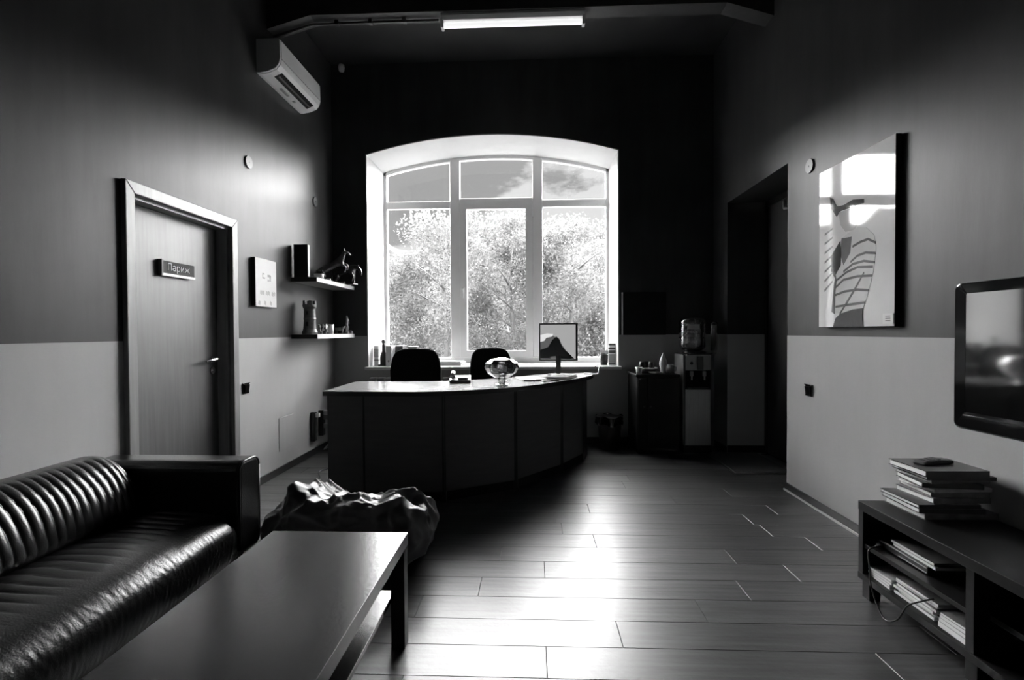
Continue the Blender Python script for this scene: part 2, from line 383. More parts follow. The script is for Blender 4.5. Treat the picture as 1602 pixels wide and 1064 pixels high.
for a, b, z in ((WX0 + .05, PL0, 2.925), (PL1, PR0, 2.955), (PR1, WX1 - .05, 2.925)):
    pp = [(a, z), (b, z)] + [(b + (a - b) * i / 10, arch(b + (a - b) * i / 10) - .05) for i in range(11)]
    ob('pane', MB().prism(pp, lambda x, zz: (x, PY0, zz), lambda x, zz: (x, PY1, zz)), M_PANE, win)

# ------------------------------------------------------------------ left door
d1 = thing('door_1', 'brown veneer door with name plate in a pale wood casing', 'door', (XL, 2.69, 0), kind='structure')
def PO(mb, o):   # world coordinates -> coordinates of an unrotated parent
    l = o.location; mb.v = [(x - l.x, y - l.y, z - l.z) for x, y, z in mb.v]; return mb
CW = .068; cx0, cx1 = XL, XL + .03
def casing(poly): return PO(MB().prism(poly, lambda y, z: (cx0, y, z), lambda y, z: (cx1, y, z)), d1)
oy0, oy1, oz = 2.69, 3.745, 2.133
ob('casing', casing([(oy0, 0), (oy0 + CW, 0), (oy0 + CW, oz - CW), (oy0, oz)]), M_CASING, d1, bevel=.004)
ob('casing', casing([(oy1 - CW, 0), (oy1, 0), (oy1, oz), (oy1 - CW, oz - CW)]), M_CASING, d1, bevel=.004)
ob('casing', casing([(oy0 + CW, oz - CW), (oy1 - CW, oz - CW), (oy1, oz), (oy0, oz)]), M_CASING, d1, bevel=.004)
J = .03
ob('jamb', PO(B(XL - .14, XL - .005, DY0, DY0 + J, 0, DZ), d1), M_CASING, d1)
ob('jamb', PO(B(XL - .14, XL - .005, DY1 - J, DY1, 0, DZ), d1), M_CASING, d1)
ob('head_jamb', PO(B(XL - .14, XL - .005, DY0 + J, DY1 - J, DZ - J, DZ), d1), M_CASING, d1)
LX = XL - .085
ob('threshold', PO(B(XL - .14, XL, DY0 + J, DY1 - J, -.012, .004), d1), M_DDOOR, d1)
leaf = ob('leaf', PO(B(LX - .04, LX, DY0 + J + .003, DY1 - J - .003, .008, DZ - J - .003), d1), M_DOOR, d1, bevel=.002)
h = ob('handle', PO(MB().cyl((LX, 3.585, 1.075), (LX + .012, 3.585, 1.075), .026, n=20).cyl((LX + .01, 3.585, 1.075), (LX + .055, 3.585, 1.075), .011, n=12)
        .tube([(LX + .052, 3.595, 1.075), (LX + .055, 3.56, 1.078), (LX + .055, 3.50, 1.074), (LX + .048, 3.455, 1.068)], [.012, .011, .010, .008], 10), d1), M_CHROME, d1, smooth=False)
ob('keyhole_cover', PO(MB().cyl((LX, 3.585, .995), (LX + .010, 3.585, .995), .026, n=20).cyl((LX + .01, 3.585, .995), (LX + .016, 3.585, .995), .010, n=12), d1), M_CHROME, d1)
pl = ob('name_plate', PO(B(LX, LX + .022, 3.075, 3.38, 1.643, 1.737), d1), mat('plate_holder', .05, .4, .4, var=.05), d1, bevel=.002)
ob('plate_rail', PO(B(LX + .022, LX + .028, 3.075, 3.38, 1.640, 1.655), d1), M_STEEL, pl)
ob('plate_end', PO(B(LX, LX + .03, 3.066, 3.078, 1.638, 1.742), d1), M_BLACK, pl)
ob('plate_face', PO(B(LX + .022, LX + .0235, 3.08, 3.378, 1.657, 1.735), d1), mat('plate_print', .02, .6, .2, var=.1), pl)
tx = bpy.data.curves.new('lettering', 'FONT'); tx.body = '\u041f\u0430\u0440\u0438\u0436'; tx.size = .064; tx.align_x = 'CENTER'; tx.align_y = 'CENTER'; tx.extrude = .0006
to = bpy.data.objects.new('lettering_curve', tx); COL.objects.link(to)
dg = bpy.context.evaluated_depsgraph_get(); tm = bpy.data.meshes.new_from_object(to.evaluated_get(dg)); bpy.data.objects.remove(to)
# text plane: x -> +y, y -> +z, facing +x
tm.transform(Matrix(((0, 0, 1, LX + .0245 - d1.location.x), (1, 0, 0, 3.225 - d1.location.y), (0, 1, 0, 1.697), (0, 0, 0, 1))))
ob('lettering', tm, M_PAPERW, pl)

# ------------------------------------------------------------------ dark door in the recess on the right
d2 = thing('door_2', 'dark door at the back of the deep doorway on the right', 'door', (XR + .40, (RY0 + RY1) / 2, 0), kind='structure')
ob('leaf', PO(B(XR + .395, XR + .435, RY0 + .04, RY1 - .04, .01, RZ - .06), d2), M_DDOOR, d2, bevel=.003)
ob('frame', PO(MB().box(XR + .38, XR + .44, RY0, RY0 + .04, 0, RZ).box(XR + .38, XR + .44, RY1 - .04, RY1, 0, RZ).box(XR + .38, XR + .44, RY0 + .04, RY1 - .04, RZ - .06, RZ), d2), M_BLACK, d2)
ob('door_closer', PO(MB().box(XR + .34, XR + .394, 4.45, 4.70, 2.30, 2.36).tube([(XR + .36, 4.58, 2.37), (XR + .30, 4.70, 2.39), (XR + .385, 4.88, 2.50)], .012, 8), d2), M_GREY, d2, bevel=.004)
ob('handle', PO(MB().cyl((XR + .37, 4.16, 1.05), (XR + .395, 4.16, 1.05), .024).tube([(XR + .36, 4.16, 1.05), (XR + .36, 4.28, 1.05)], .01), d2), M_CHROME, d2)

# ------------------------------------------------------------------ outside
struct('ground', 'pale grass outside the window', 'ground', B(-40, 40, 6.5, 70, -.9, -.6), M_GRASS)
hm = MB().grid(lambda u, v: (-70 + 140 * u, 34 + 14 * v, -.6 + (10.2 + 20.0 * max(0, .42 - u) + .8 * math.sin(u * 9 + 1.2) + .3 * math.sin(u * 23)) * math.sin(v * PI * .5) ** .8 + 1.3 * (noise.noise((u * 34, v * 5, 0)) + .6 * noise.noise((u * 90, v * 12, 3)))), 420, 60)
struct('hills', 'pale hazy wooded rise far behind the trees', 'hill', hm, M_HILL, smooth=True)
def tree(x, y, top, rx, label, n=16000, base=-.6, seed=1):
    rnd = random.Random(seed)
    t = thing('leafy_tree', label, 'tree', (x, y, base), group='trees outside the window')
    H = top - base
    tr = MB().tube([(0, 0, 0), (.06, .03, H * .3), (-.04, .05, H * .6), (.05, 0, H * .85)], [.10, .07, .05, .02], 10)
    ob('trunk', tr, M_BARK, t, smooth=True)
    for i in range(6):
        a = i * 1.05 + rnd.random(); z0 = H * (.18 + .1 * i)
        ob('branch', MB().tube([(0, 0, z0), (math.cos(a) * rx * .4, math.sin(a) * rx * .4, z0 + .35), (math.cos(a) * rx * .75, math.sin(a) * rx * .75, z0 + .6)], [.035, .02, .008], 7), M_BARK, t, smooth=True)
    # clumps of leaves
    cl = []
    for i in range(60):
        a = rnd.uniform(0, 2 * PI); zz = rnd.uniform(.06, .97)
        rr = rx * math.sqrt(max(0, 1 - ((zz - .42) / .62) ** 2)) * rnd.uniform(.35, .95)
        cl.append((Vector((math.cos(a) * rr, math.sin(a) * rr * .8, zz * H)), rnd.uniform(.3, .7)))
    mb = MB()
    for i in range(n):
        c, r = rnd.choice(cl)
        d = Vector((rnd.gauss(0, 1), rnd.gauss(0, 1), rnd.gauss(0, 1))).normalized() * r * rnd.uniform(.1, 1.0) ** .5
        p = c + d
        if p.z > H: continue
        if p.z < .05: p.z = rnd.uniform(.05, .6)
        s = rnd.uniform(.03, .06)
        ax = Vector((rnd.gauss(0, 1), rnd.gauss(0, 1), rnd.gauss(0, 1))).normalized(); bx = ax.orthogonal().normalized(); bx.rotate(Matrix.Rotation(rnd.uniform(0, 6.28), 3, ax)); cx_ = ax.cross(bx)
        mb.add([p - bx * s, p + cx_ * s * .5, p + bx * s, p - cx_ * s * .5], [(0, 1, 2, 3)])
    me = bpy.data.meshes.new('foliage'); me.from_pydata(mb.v, [], mb.f)
    o = ob('foliage', me, M_LEAF, t); o['kind'] = 'stuff'
for i, a in enumerate([(-4.6, 14.6, 3.6, 1.9, 'pale leafy tree seen through the left edge of the left bay'),
          (-2.5, 14.2, 4.75, 1.7, 'tall pale leafy tree seen through the left bay beside the left mullion'),
          (-.6, 14.6, 4.75, 1.6, 'pale leafy tree seen through the middle casement'),
          (1.1, 14.0, 4.45, 1.5, 'rounded pale leafy tree seen through the right bay'),
          (2.9, 15.2, 4.0, 1.7, 'lower pale leafy tree at the right edge of the window'),
          (-1.6, 17.5, 4.6, 2.0, 'pale leafy tree standing behind the front row at the left mullion'),
          (.6, 17.5, 4.7, 2.0, 'pale leafy tree standing behind the front row at the right mullion'),
          (-6.6, 17.0, 3.9, 2.2, 'pale leafy tree farthest left outside the window'),
          (4.9, 17.5, 4.2, 2.2, 'pale leafy tree farthest right outside the window')]):
    tree(*a, seed=11 + i)

# ------------------------------------------------------------------ reception desk
PZ0, PZ1, DT = .08, .80, .835
dk = thing('reception_desk', 'curved dark reception desk with flat front panels and a shiny grey top', 'desk', (-.6, 4.1, 0))
fp = [(-1.54, 3.665), (-1.255, 3.65), (-.665, 3.665), (-.14, 3.97), (.255, 4.45), (.49, 4.86)]
for i in range(5):
    a, b = Vector(fp[i]), Vector(fp[i + 1]); d = (b - a).normalized(); nn = Vector((-d.y, d.x)); g = .008
    a2, b2 = a + d * g, b - d * g
    p = [a2, b2, b2 + nn * .022, a2 + nn * .022]
    ob('front_panel', PO(MB().prism([(q.x, q.y) for q in p], lambda x, y: (x, y, PZ0), lambda x, y: (x, y, PZ1)), dk), M_DESK, dk, bevel=.002)
for i in range(1, 5):
    a = Vector(fp[i]); ob('joint_post', PO(B(a.x - .02, a.x + .02, a.y + .006, a.y + .05, .0, PZ1), dk), M_BLACK, dk)
core = [(x, y + .03) for x, y in fp]
core2 = [(x * 1.0 - .0, y + .055) for x, y in reversed(fp)]
ob('carcass', PO(MB().prism(core + core2, lambda x, y: (x, y, PZ0), lambda x, y: (x, y, PZ1)), dk), M_BLACKM, dk)
ob('plinth', PO(MB().prism([(x + .0, y + .03) for x, y in fp] + [(x + .02, y + .11) for x, y in reversed(fp)], lambda x, y: (x, y, 0), lambda x, y: (x, y, PZ0)), dk), M_BLACKM, dk)
ob('end_panel', PO(B(-1.545, -1.52, 3.69, 4.36, .0, PZ1), dk), M_BLACK, dk, bevel=.002)
ob('end_panel', PO(MB().prism([(.47, 4.90), (.49, 4.88), (.56, 5.14), (.54, 5.15)], lambda x, y: (x, y, 0), lambda x, y: (x, y, PZ1)), dk), M_BLACK, dk)
def smooth_curve(pts, n):
    o = []
    for i in range(len(pts) - 1):
        p0, p1, p2, p3 = [Vector(pts[max(0, min(len(pts) - 1, i + k))]) for k in (-1, 0, 1, 2)]
        for j in range(n):
            t = j / n
            o.append(tuple(.5 * ((2 * p1) + (-p0 + p2) * t + (2 * p0 - 5 * p1 + 4 * p2 - p3) * t * t + (-p0 + 3 * p1 - 3 * p2 + p3) * t ** 3)))
    o.append(tuple(pts[-1])); return o
front = smooth_curve([(-1.556, 3.635), (-1.25, 3.62), (-.66, 3.635), (-.12, 3.92), (.29, 4.41), (.55, 4.86), (.62, 5.08), (.60, 5.17), (.50, 5.20)], 8)
top = front + [(.05, 5.02), (-.3, 4.62), (-.75, 4.40), (-1.1, 4.36), (-1.556, 4.36)]
def topmesh(z0, z1): return PO(MB().prism(top, lambda x, y: (x, y, z0), lambda x, y: (x, y, z1)), dk)
ob('desktop', topmesh(DT - .004, DT), M_DESKTOP, dk)
ob('desktop_core', topmesh(PZ1, DT - .004), M_BLACK, dk)

# office chairs behind the desk
def office_chair(label, loc, rz, wbk, hb):
    t = thing('office_chair', label, 'chair', loc, rz, 'swivel chairs behind the desk')
    def back(u, v):
        a = u * 2 * PI; e = .45
        c, s = math.cos(a), math.sin(a)
        x = (abs(c) ** e) * (1 if c > 0 else -1); z = (abs(s) ** e) * (1 if s > 0 else -1)
        k = v * 2 - 1; r = math.sqrt(max(0, 1 - k * k)) ** .5
        taper = 1 - .13 * max(0, z)
        xx = x * wbk / 2 * (0.86 + .14 * r) * taper; zz = z * hb / 2 * (0.86 + .14 * r)
        return (xx, -.22 - .05 * (xx / (wbk / 2)) ** 2 * -1 + k * .035, 1.10 - hb / 2 + zz)
    mb = MB().grid(back, 48, 9, cu=True)
    n = 48
    mb.f.append(tuple(i * 9 for i in range(n))); mb.f.append(tuple(i * 9 + 8 for i in range(n)))
    ob('backrest', mb, M_FABRIC, t, smooth=True)
    ob('back_bar', MB().tube([(0, -.26, .78), (0, -.29, .58), (0, -.2, .43), (0, -.05, .42)], .02, 8), M_BLACK, t, smooth=True)
    ob('seat', B(-.24, .24, -.2, .26, .44, .52), M_FABRIC, t, bevel=.035, seg=4)
    ob('gas_column', MB().cyl((0, 0, .1), (0, 0, .44), .028), M_BLACK, t, smooth=False)
    for i in range(5):
        a = 2 * PI * i / 5 + .3; c, s = math.cos(a), math.sin(a)
        ob('base_leg', MB().tube([(0, 0, .12), (c * .16, s * .16, .105), (c * .29, s * .29, .075)], [.03, .024, .018], 8), M_BLACK, t, smooth=True)
        ob('caster', MB().cyl((c * .29 - s * .02, s * .29 + c * .02, .03), (c * .29 + s * .02, s * .29 - c * .02, .03), .03, n=14).cyl((c * .29, s * .29, .05), (c * .29, s * .29, .08), .01, n=8), M_BLACK, t)
    for sg in (-1, 1):
        ob('armrest', MB().tube([(sg * .24, .05, .47), (sg * .29, .05, .55), (sg * .29, .03, .66)], .014, 8).box(sg * .29 - .025, sg * .29 + .025, -.1, .14, .66, .69), M_BLACK, t)
office_chair('black swivel chair behind the left half of the desk', (-1.20, 4.92, 0), PI, .53, .44)
office_chair('black swivel chair half hidden behind the crystal bowl', (-.375, 5.07, 0), PI + .35, .46, .46)

# things on the desk
g = thing('crystal_bowl', 'clear crystal bowl on a short stem standing on the desk edge', 'bowl', (-.245, 3.99, DT))
def bowl(prof, n): return MB().lathe(prof, n=n)
ob('bowl', MB().lathe([(.012, .055), (.055, .065), (.115, .105), (.14, .15), (.128, .185), (.085, .215), (.035, .225), (.03, .218), (.075, .205), (.112, .18), (.125, .15), (.105, .115), (.05, .08), (.01, .075)], n=11), M_CRYSTAL, g)
ob('stem', MB().lathe([(.048, 0), (.05, .012), (.036, .02), (.03, .04), (.04, .056)], n=11), M_CRYSTAL, g)
for i in range(5):
    a = i * 1.3; ob('glass_fold', MB().add([(math.cos(a) * .11, math.sin(a) * .11, .12), (math.cos(a + .7) * .1, math.sin(a + .7) * .1, .19), (math.cos(a + 2.2) * .09, math.sin(a + 2.2) * .09, .13), (0, 0, .09)], [(0, 1, 2, 3)]), M_CRYSTAL, g)
t = thing('desk_telephone', 'black desk telephone with pale handset at the back of the desk', 'telephone', (-.62, 4.28, DT), .1)
ob('body', MB().prism([(-.09, 0), (.09, 0), (.09, .055), (-.09, .025)], lambda y, z: (-.09, y, z), lambda y, z: (.09, y, z)), M_BLACK, t, bevel=.006)
ob('handset', MB().tube([(-.065, -.07, .055), (-.065, -.04, .075), (-.065, .04, .085), (-.065, .07, .075)], [.024, .016, .016, .024], 10), M_GREY, t, smooth=True)
ob('keypad', MB().box(-.02, .07, -.06, .02, .036, .046), M_GREY, t)
t = thing('monitor', 'black-framed monitor standing at the back of the desk before the right bay', 'monitor', (.26, 4.96, DT), -.06)
ob('base', MB().lathe([(.0, 0), (.105, 0), (.105, .01), (.03, .018), (0, .018)], n=28, sy=.8), M_BLACK, t)
ob('neck', B(-.025, .025, -.012, .02, .015, .2), M_BLACK, t, bevel=.004)
fr = ob('bezel', MB().box(-.19, .19, -.012, .028, .145, .158).box(-.19, .19, -.012, .028, .502, .515).box(-.19, -.178, -.012, .028, .158, .502).box(.17, .19, -.012, .028, .158, .502).box(-.178, .17, .0, .028, .158, .502), M_BLACK, t)
def screen_mat():
    m = bpy.data.materials.new('lit_screen'); m.use_nodes = True; t_ = m.node_tree; p = t_.nodes['Principled BSDF']
    p.inputs['Base Color'].default_value = (.01, .01, .01, 1); p.inputs['Roughness'].default_value = .15; p.inputs['Emission Strength'].default_value = .38
    p.inputs['Emission Color'].default_value = (1, 1, 1, 1)
    return m
M_SCREEN = screen_mat()
ob('screen', B(-.178, .17, -.003, 0, .158, .502), M_SCREEN, t)
def flat(name, pts, m, par, y): return ob(name, MB().prism(pts, lambda a, b: (a, y, b), lambda a, b: (a, y - .0008, b)), m, par)
sd = mat('screen_dark', .004, .2, .5); sm_ = mat('screen_mid', .01, .2, .5, emit=.10); sb = mat('screen_bright', .01, .2, .5, emit=.75)
flat('screen_picture', [(-.178, .385), (-.06, .40), (-.02, .37), (.06, .27), (.08, .22), (.0, .19), (-.178, .19)], sm_, t, -.003)
flat('screen_picture', [(-.178, .165), (-.178, .25), (-.10, .28), (-.06, .35), (-.02, .385), (.01, .36), (.04, .28), (.10, .22), (.16, .16)], sd, t, -.004)
flat('screen_picture', [(-.178, .33), (-.178, .40), (-.11, .415), (-.05, .41), (-.06, .385), (-.12, .37), (-.14, .34)], sb, t, -.004)
flat('screen_picture', [(-.08, .165), (-.08, .185), (-.01, .19), (-.01, .165)], sm_, t, -.005)

def paper_stack(name, label, loc, rz, w, l, n, dz, m, cat='papers'):
    o = ob(name, MB(), m)
    mb = MB(); rn = random.Random(len(label))
    for i in range(n):
        dx, dy, a = rn.uniform(-.012, .012), rn.uniform(-.012, .012), rn.uniform(-.06, .06)
        c, s = math.cos(a), math.sin(a)
        pts = [(x * c - y * s + dx, x * s + y * c + dy) for x, y in ((-w / 2, -l / 2), (w / 2, -l / 2), (w / 2, l / 2), (-w / 2, l / 2))]
        mb.prism(pts, lambda x, y, z=i * dz: (x, y, z), lambda x, y, z=(i + 1) * dz - dz * .08: (x, y, z))
    bpy.data.objects.remove(o)
    o = ob(name, mb, m, None, loc, rz)
    return tag(o, label, cat)
paper_stack('paper_stack', 'loose white papers spread on the desk below the monitor', (-.02, 4.55, DT), .3, .21, .297, 4, .003, M_PAPERW)
paper_stack('paper_stack', 'thick pile of white papers near the right tip of the desk', (.27, 4.66, DT), -.4, .21, .297, 6, .004, M_PAPERW)
def pen(label, x, y, rz, l=.14):
    o = ob('pen', MB().cyl((-l / 2, 0, .006), (l / 2 - .015, 0, .006), .006, n=8).cyl((l / 2 - .015, 0, .006), (l / 2, 0, .006), .006, .001, n=8), M_BLACK, None, (x, y, DT), rz); tag(o, label, 'pen')
pen('black pen lying on the desk, leftmost of the two pens', -.02, 4.36, .1, .11)
pen('short black pen lying between the papers on the desk', .08, 4.40, .05, .10)
o = ob('mobile_phone', B(-.075, .075, -.035, .035, 0, .011), M_GLOSS, None, (.155, 4.38, DT), .35, bevel=.005); tag(o, 'black phone lying flat near the right end of the desk', 'phone')
o = ob('cable', MB().tube(smooth_curve([(.53, 5.10, DT + .006), (.60, 5.05, DT + .004), (.66, 5.06, DT + .004), (.68, 5.12, DT + .05), (.70, 5.2, DT + .09), (.66, 5.3, DT + .06)], 6), .006, 8), M_WPL, None, smooth=True); tag(o, 'white cable curling off the right tip of the desk', 'cable')

# radiator below the window
t = thing('radiator', 'grey ribbed radiator under the window sill behind the desk', 'radiator', (-.45, 5.56, .1))
for i in range(25):
    x = -1.38 + i * .092
    ob('fin', B(x, x + .08, -.045, .045, .02, .66), M_GREY, t, bevel=.01)
ob('pipe', MB().cyl((-1.42, 0, .06), (.95, 0, .06), .016, n=10).cyl((-1.42, 0, .60), (.95, 0, .60), .016, n=10).cyl((-1.3, 0, -.1), (-1.3, 0, .06), .012, n=8).cyl((.9, 0, -.1), (.9, 0, .06), .012, n=8), M_GREY, t)

# things on the window sill
SZ = WZ0 + .035
def pack(label, x, y, w, d, hgt, m, bands=(), z=SZ, name='carton', cat='box', rz=0):
    t = thing(name, label, cat, (x, y, z), rz)
    ob('box', B(-w / 2, w / 2, -d / 2, d / 2, 0, hgt), m, t, bevel=.002)
    for (a, b, mm) in bands: ob('printed_band', B(-w / 2 - .0008, w / 2 + .0008, -d / 2 - .0008, d / 2 + .0008, hgt * a, hgt * b), mm, t)
    return t
pack('slim pale carton with grey print at the left end of the sill', -1.835, 5.82, .055, .05, .235, M_PAPERW, [(.25, .32, M_GREY), (.45, .85, mat('pale_print', .45, .6, .3, var=.5, vscale=(90, 90, 90)))])
t = thing('figurine', 'dark slender figurine with a flared base on the left of the sill', 'figurine', (-1.748, 5.80, SZ))
ob('body', MB().lathe([(.045, 0), (.046, .012), (.042, .03), (.045, .09), (.034, .14), (.02, .17), (.018, .24), (.012, .26)], n=16, sy=.6), M_BLACK, t, smooth=True)
ob('head', MB().lathe([(0, .255), (.018, .265), (.024, .285), (.016, .305), (0, .31)], n=14), M_BLACK, t, smooth=True)
ob('foot', B(-.062, -.03, -.02, .02, 0, .016), M_BLACK, t, bevel=.005)
t = thing('ring_binder', 'white ring binder standing on the sill beside the dark figurine', 'binder', (-1.665, 5.82, SZ))
ob('spine', B(-.035, .035, -.1, .1, 0, .235), M_PAPERW, t, bevel=.003); ob('ring_hole', MB().cyl((0, -.101, .06), (0, -.099, .06), .012, n=14), M_DGREY, t)
pack('dark grey folder box standing right of the white binder on the sill', -1.565, 5.90, .09, .2, .235, M_COVG, [(.6, .75, M_COVD)], name='folder_box')
pack('small black camera case lying on top of the stacked folders on the sill', -1.42, 5.92, .11, .12, .05, M_BLACK, z=SZ + .172, name='camera_case', cat='case')
paper_stack('paper_stack', 'tall stack of folders and papers on the sill behind the left chair', (-1.335, 5.92, SZ), .05, .30, .22, 12, .0143, M_COVL)
paper_stack('paper_stack', 'low stack of white papers on the sill right of the folders', (-.98, 5.95, SZ), -.1, .30, .22, 6, .008, M_PAPERW)
t = thing('plant_cup', 'dark cup with a small pale plant at the right of the sill', 'plant', (.835, 5.85, SZ))
ob('cup', MB().lathe([(.0, 0), (.042, 0), (.05, .12), (.046, .12), (.038, .01), (0, .01)], n=20), M_BLACK, t, smooth=True)
mb = MB()
for i in range(16):
    a = i * 2.4; r = .02 + .035 * random.random(); z = .15 + .06 * random.random()
    mb.add([(0, 0, .1), (math.cos(a) * r + .012, math.sin(a) * r, z * .8), (math.cos(a) * r, math.sin(a) * r, z), (math.cos(a) * r - .012, math.sin(a) * r, z * .8)], [(0, 1, 2, 3)])
ob('leaves', mb, M_COVL, t)
pack('white carton with dark bands at the right end of the sill', .925, 5.83, .07, .06, .255, M_PAPERW, [(.05, .10, M_BLACK), (.12, .5, M_GREY), (.55, .68, M_DGREY), (.72, .80, M_BLACK), (.9, .97, M_BLACK)])

# ------------------------------------------------------------------ right rear corner
t = thing('wall_board', 'flat black board with a lit edge painted pale hung beside the window', 'board', (1.25, YB, 1.225))
ob('panel', B(-.235, .235, -.05, 0, 0, .475), M_BLACKM, t, bevel=.002)
ob('lit_edge_strip', B(-.245, -.235, -.052, 0, 0, .475), M_STEEL, t)  # pale strip carries the light on the board's window side in its colour
t = thing('low_cabinet', 'low black cabinet between the waste bin and the water cooler', 'cabinet', (1.29, 5.37, 0))
ob('body', B(-.22, .205, -.24, .25, .05, .80), M_DARKWOOD, t, bevel=.002)
ob('plinth', B(-.20, .19, -.2, .24, 0, .05), M_BLACKM, t)
ob('top', B(-.235, .21, -.26, .26, .80, .825), M_DARKWOOD, t, bevel=.003)
for a, b in ((-.215, -.125), (-.118, .20)):
    d = ob('door', B(a, b, -.258, -.241, .07, .785), M_DARKWOOD, t, bevel=.002)
    ob('knob', MB().cyl((b - .03 if a < -.2 else a + .03, -.275, .5), (b - .03 if a < -.2 else a + .03, -.257, .5), .009, n=10), M_DGREY, d)
CZ = .825
o = ob('paper_cup', MB().lathe([(0, 0), (.026, 0), (.034, .07), (.031, .07), (.024, .006), (0, .006)], n=20), M_WPL, None, (1.10, 5.19, CZ), smooth=True); tag(o, 'white paper cup at the front left corner of the low cabinet', 'cup')
t = thing('serving_tray', 'dark oval tray with pale rim on the low cabinet', 'tray', (1.21, 5.34, CZ))
ob('dish', MB().lathe([(0, 0), (.10, 0), (.125, .05), (.12, .05), (.095, .008), (0, .008)], n=28, sx=.9), M_DGREY, t, smooth=True)
ob('rim', MB().lathe([(.122, .047), (.13, .05), (.128, .058), (.118, .056)], n=28, sx=.9), M_WPL, t, smooth=True)
for i, (x, y, m) in enumerate([(-.05, -.02, M_BLACK), (.0, .03, M_BLACK), (.045, -.03, M_DGREY)]):
    o = ob('coffee_jar', MB().lathe([(0, 0), (.03, 0), (.032, .08), (.026, .09), (.026, .11), (0, .11)], n=18), m, None, (1.21 + x, 5.34 + y, CZ + .009), smooth=True)
    tag(o, ['small black jar at the left in the tray on the low cabinet', 'small black jar at the back of the tray on the low cabinet', 'dark grey jar at the right in the tray on the low cabinet'][i], 'jar')
o = ob('sugar_dispenser', MB().lathe([(0, 0), (.024, 0), (.028, .05), (.04, .10), (.034, .14), (.018, .18), (.006, .215), (0, .22)], n=22), M_WPL, None, (1.355, 5.22, CZ), smooth=True); tag(o, 'white teardrop shaped dispenser standing on the low cabinet', 'dispenser')
o = ob('saucer', MB().lathe([(0, 0), (.04, 0), (.075, .02), (.07, .022), (.035, .006), (0, .006)], n=24), M_GREY, None, (1.27, 5.165, CZ), smooth=True); tag(o, 'grey saucer at the front of the low cabinet', 'saucer')
t = thing('mug', 'grey mug with handle at the right end of the low cabinet', 'mug', (1.445, 5.30, CZ))
ob('cup', MB().lathe([(0, 0), (.034, 0), (.036, .09), (.032, .09), (.03, .008), (0, .008)], n=20), M_GREY, t, smooth=True)
ob('handle', MB().tube([(.03, -.02, .07), (.058, -.03, .06), (.055, -.03, .03), (.03, -.02, .02)], .006, 8), M_GREY, t, smooth=True)

t = thing('water_cooler', 'grey water cooler with a clear bottle on top in the rear corner', 'water cooler', (1.715, 5.36, 0))
b_ = ob('body', B(-.155, .155, -.12, .16, .075, 1.03), M_DGREY, t, bevel=.012)
ob('base', B(-.145, .145, -.13, .15, 0, .075), M_BLACKM, t)
ob('side_panel', B(-.160, -.155, -.15, .16, .09, 1.02), M_GREY, t)  # lighter than the right panel: window light put into the colour
ob('side_panel', B(.155, .160, -.15, .16, .09, 1.02), M_DGREY, t)
ob('lower_panel', B(-.135, .125, -.150, -.12, .08, .66), M_STEEL, t, bevel=.006)
ob('control_panel', B(-.135, .125, -.158, -.12, .86, 1.015), M_GREY, t, bevel=.006)
ob('frame_post', B(-.155, -.135, -.155, -.12, .08, 1.02), M_DGREY, t); ob('frame_post', B(.125, .155, -.155, -.12, .08, 1.02), M_DGREY, t)
ob('alcove', B(-.135, .125, -.124, -.118, .66, .86), M_BLACKM, t)
ob('drip_tray', B(-.12, .11, -.165, -.12, .662, .68), M_BLACK, t)
ob('display', B(-.015, .045, -.161, -.157, .865, 1.005), M_BLACK, t)
for x in (-.07, .06):
    ob('tap', MB().box(x - .014, x + .014, -.16, -.124, .80, .85).cyl((x, -.15, .76), (x, -.15, .80), .009, n=10), M_GREY, t)
ob('button', MB().cyl((-.075, -.163, .935), (-.075, -.156, .935), .016, n=14), M_BLACK, t)
ob('badge', MB().lathe([(0, 0), (.03, 0), (.03, .006), (0, .012)], c=(-.12, -.16, 1.018), n=16), M_CHROME, t)
ob('bottle_collar', MB().lathe([(.10, 1.03), (.125, 1.03), (.12, 1.05), (.09, 1.055)], n=28), M_BLACK, t, smooth=True)
bt = ob('bottle', MB().lathe([(.05, 1.04), (.115, 1.075), (.135, 1.10), (.135, 1.20), (.130, 1.21), (.135, 1.22), (.135, 1.31), (.130, 1.32), (.135, 1.33), (.135, 1.37), (.11, 1.405), (.0, 1.41)], c=(-.02, 0, 0), n=36), M_BOTTLE, t, smooth=True)
ob('label', MB().grid(lambda u, v: (-.02 + .137 * math.cos(-2.2 + .9 * u), .137 * math.sin(-2.2 + .9 * u), 1.285 + .05 * v), 12, 3), M_GREY, bt, smooth=True)
cd = ob('cup_dispenser', MB().lathe([(.034, 1.06), (.036, 1.34), (.03, 1.36), (.0, 1.362)], c=(.198, -.03, 0), n=20), M_BOTTLE, t, smooth=True)
ob('cup_stack', MB().lathe([(.026, 1.02), (.029, 1.33), (0, 1.33)], c=(.198, -.03, 0), n=16), M_GREY, cd, smooth=True)
ob('dispenser_bracket', B(.15, .20, -.045, -.015, 1.0, 1.03), M_DGREY, t)

t = thing('waste_bin', 'black waste bin with a liner on the floor under the window', 'bin', (.83, 5.40, 0))
ob('bucket', MB().lathe([(0, 0), (.10, 0), (.135, .34), (.128, .34), (.095, .01), (0, .01)], n=30), M_BLACK, t, smooth=True)
ob('rim', MB().lathe([(.132, .33), (.145, .335), (.143, .352), (.128, .35)], n=30), M_BLACK, t, smooth=True)
ob('liner', MB().grid(lambda u, v: ((.146 + .012 * math.sin(u * 44) * (1 - v)) * math.cos(u * 2 * PI), (.146 + .012 * math.sin(u * 44) * (1 - v)) * math.sin(u * 2 * PI), .27 + .085 * v + .012 * math.sin(u * 31)), 60, 4, cu=True), M_GLOSS, t, smooth=True)

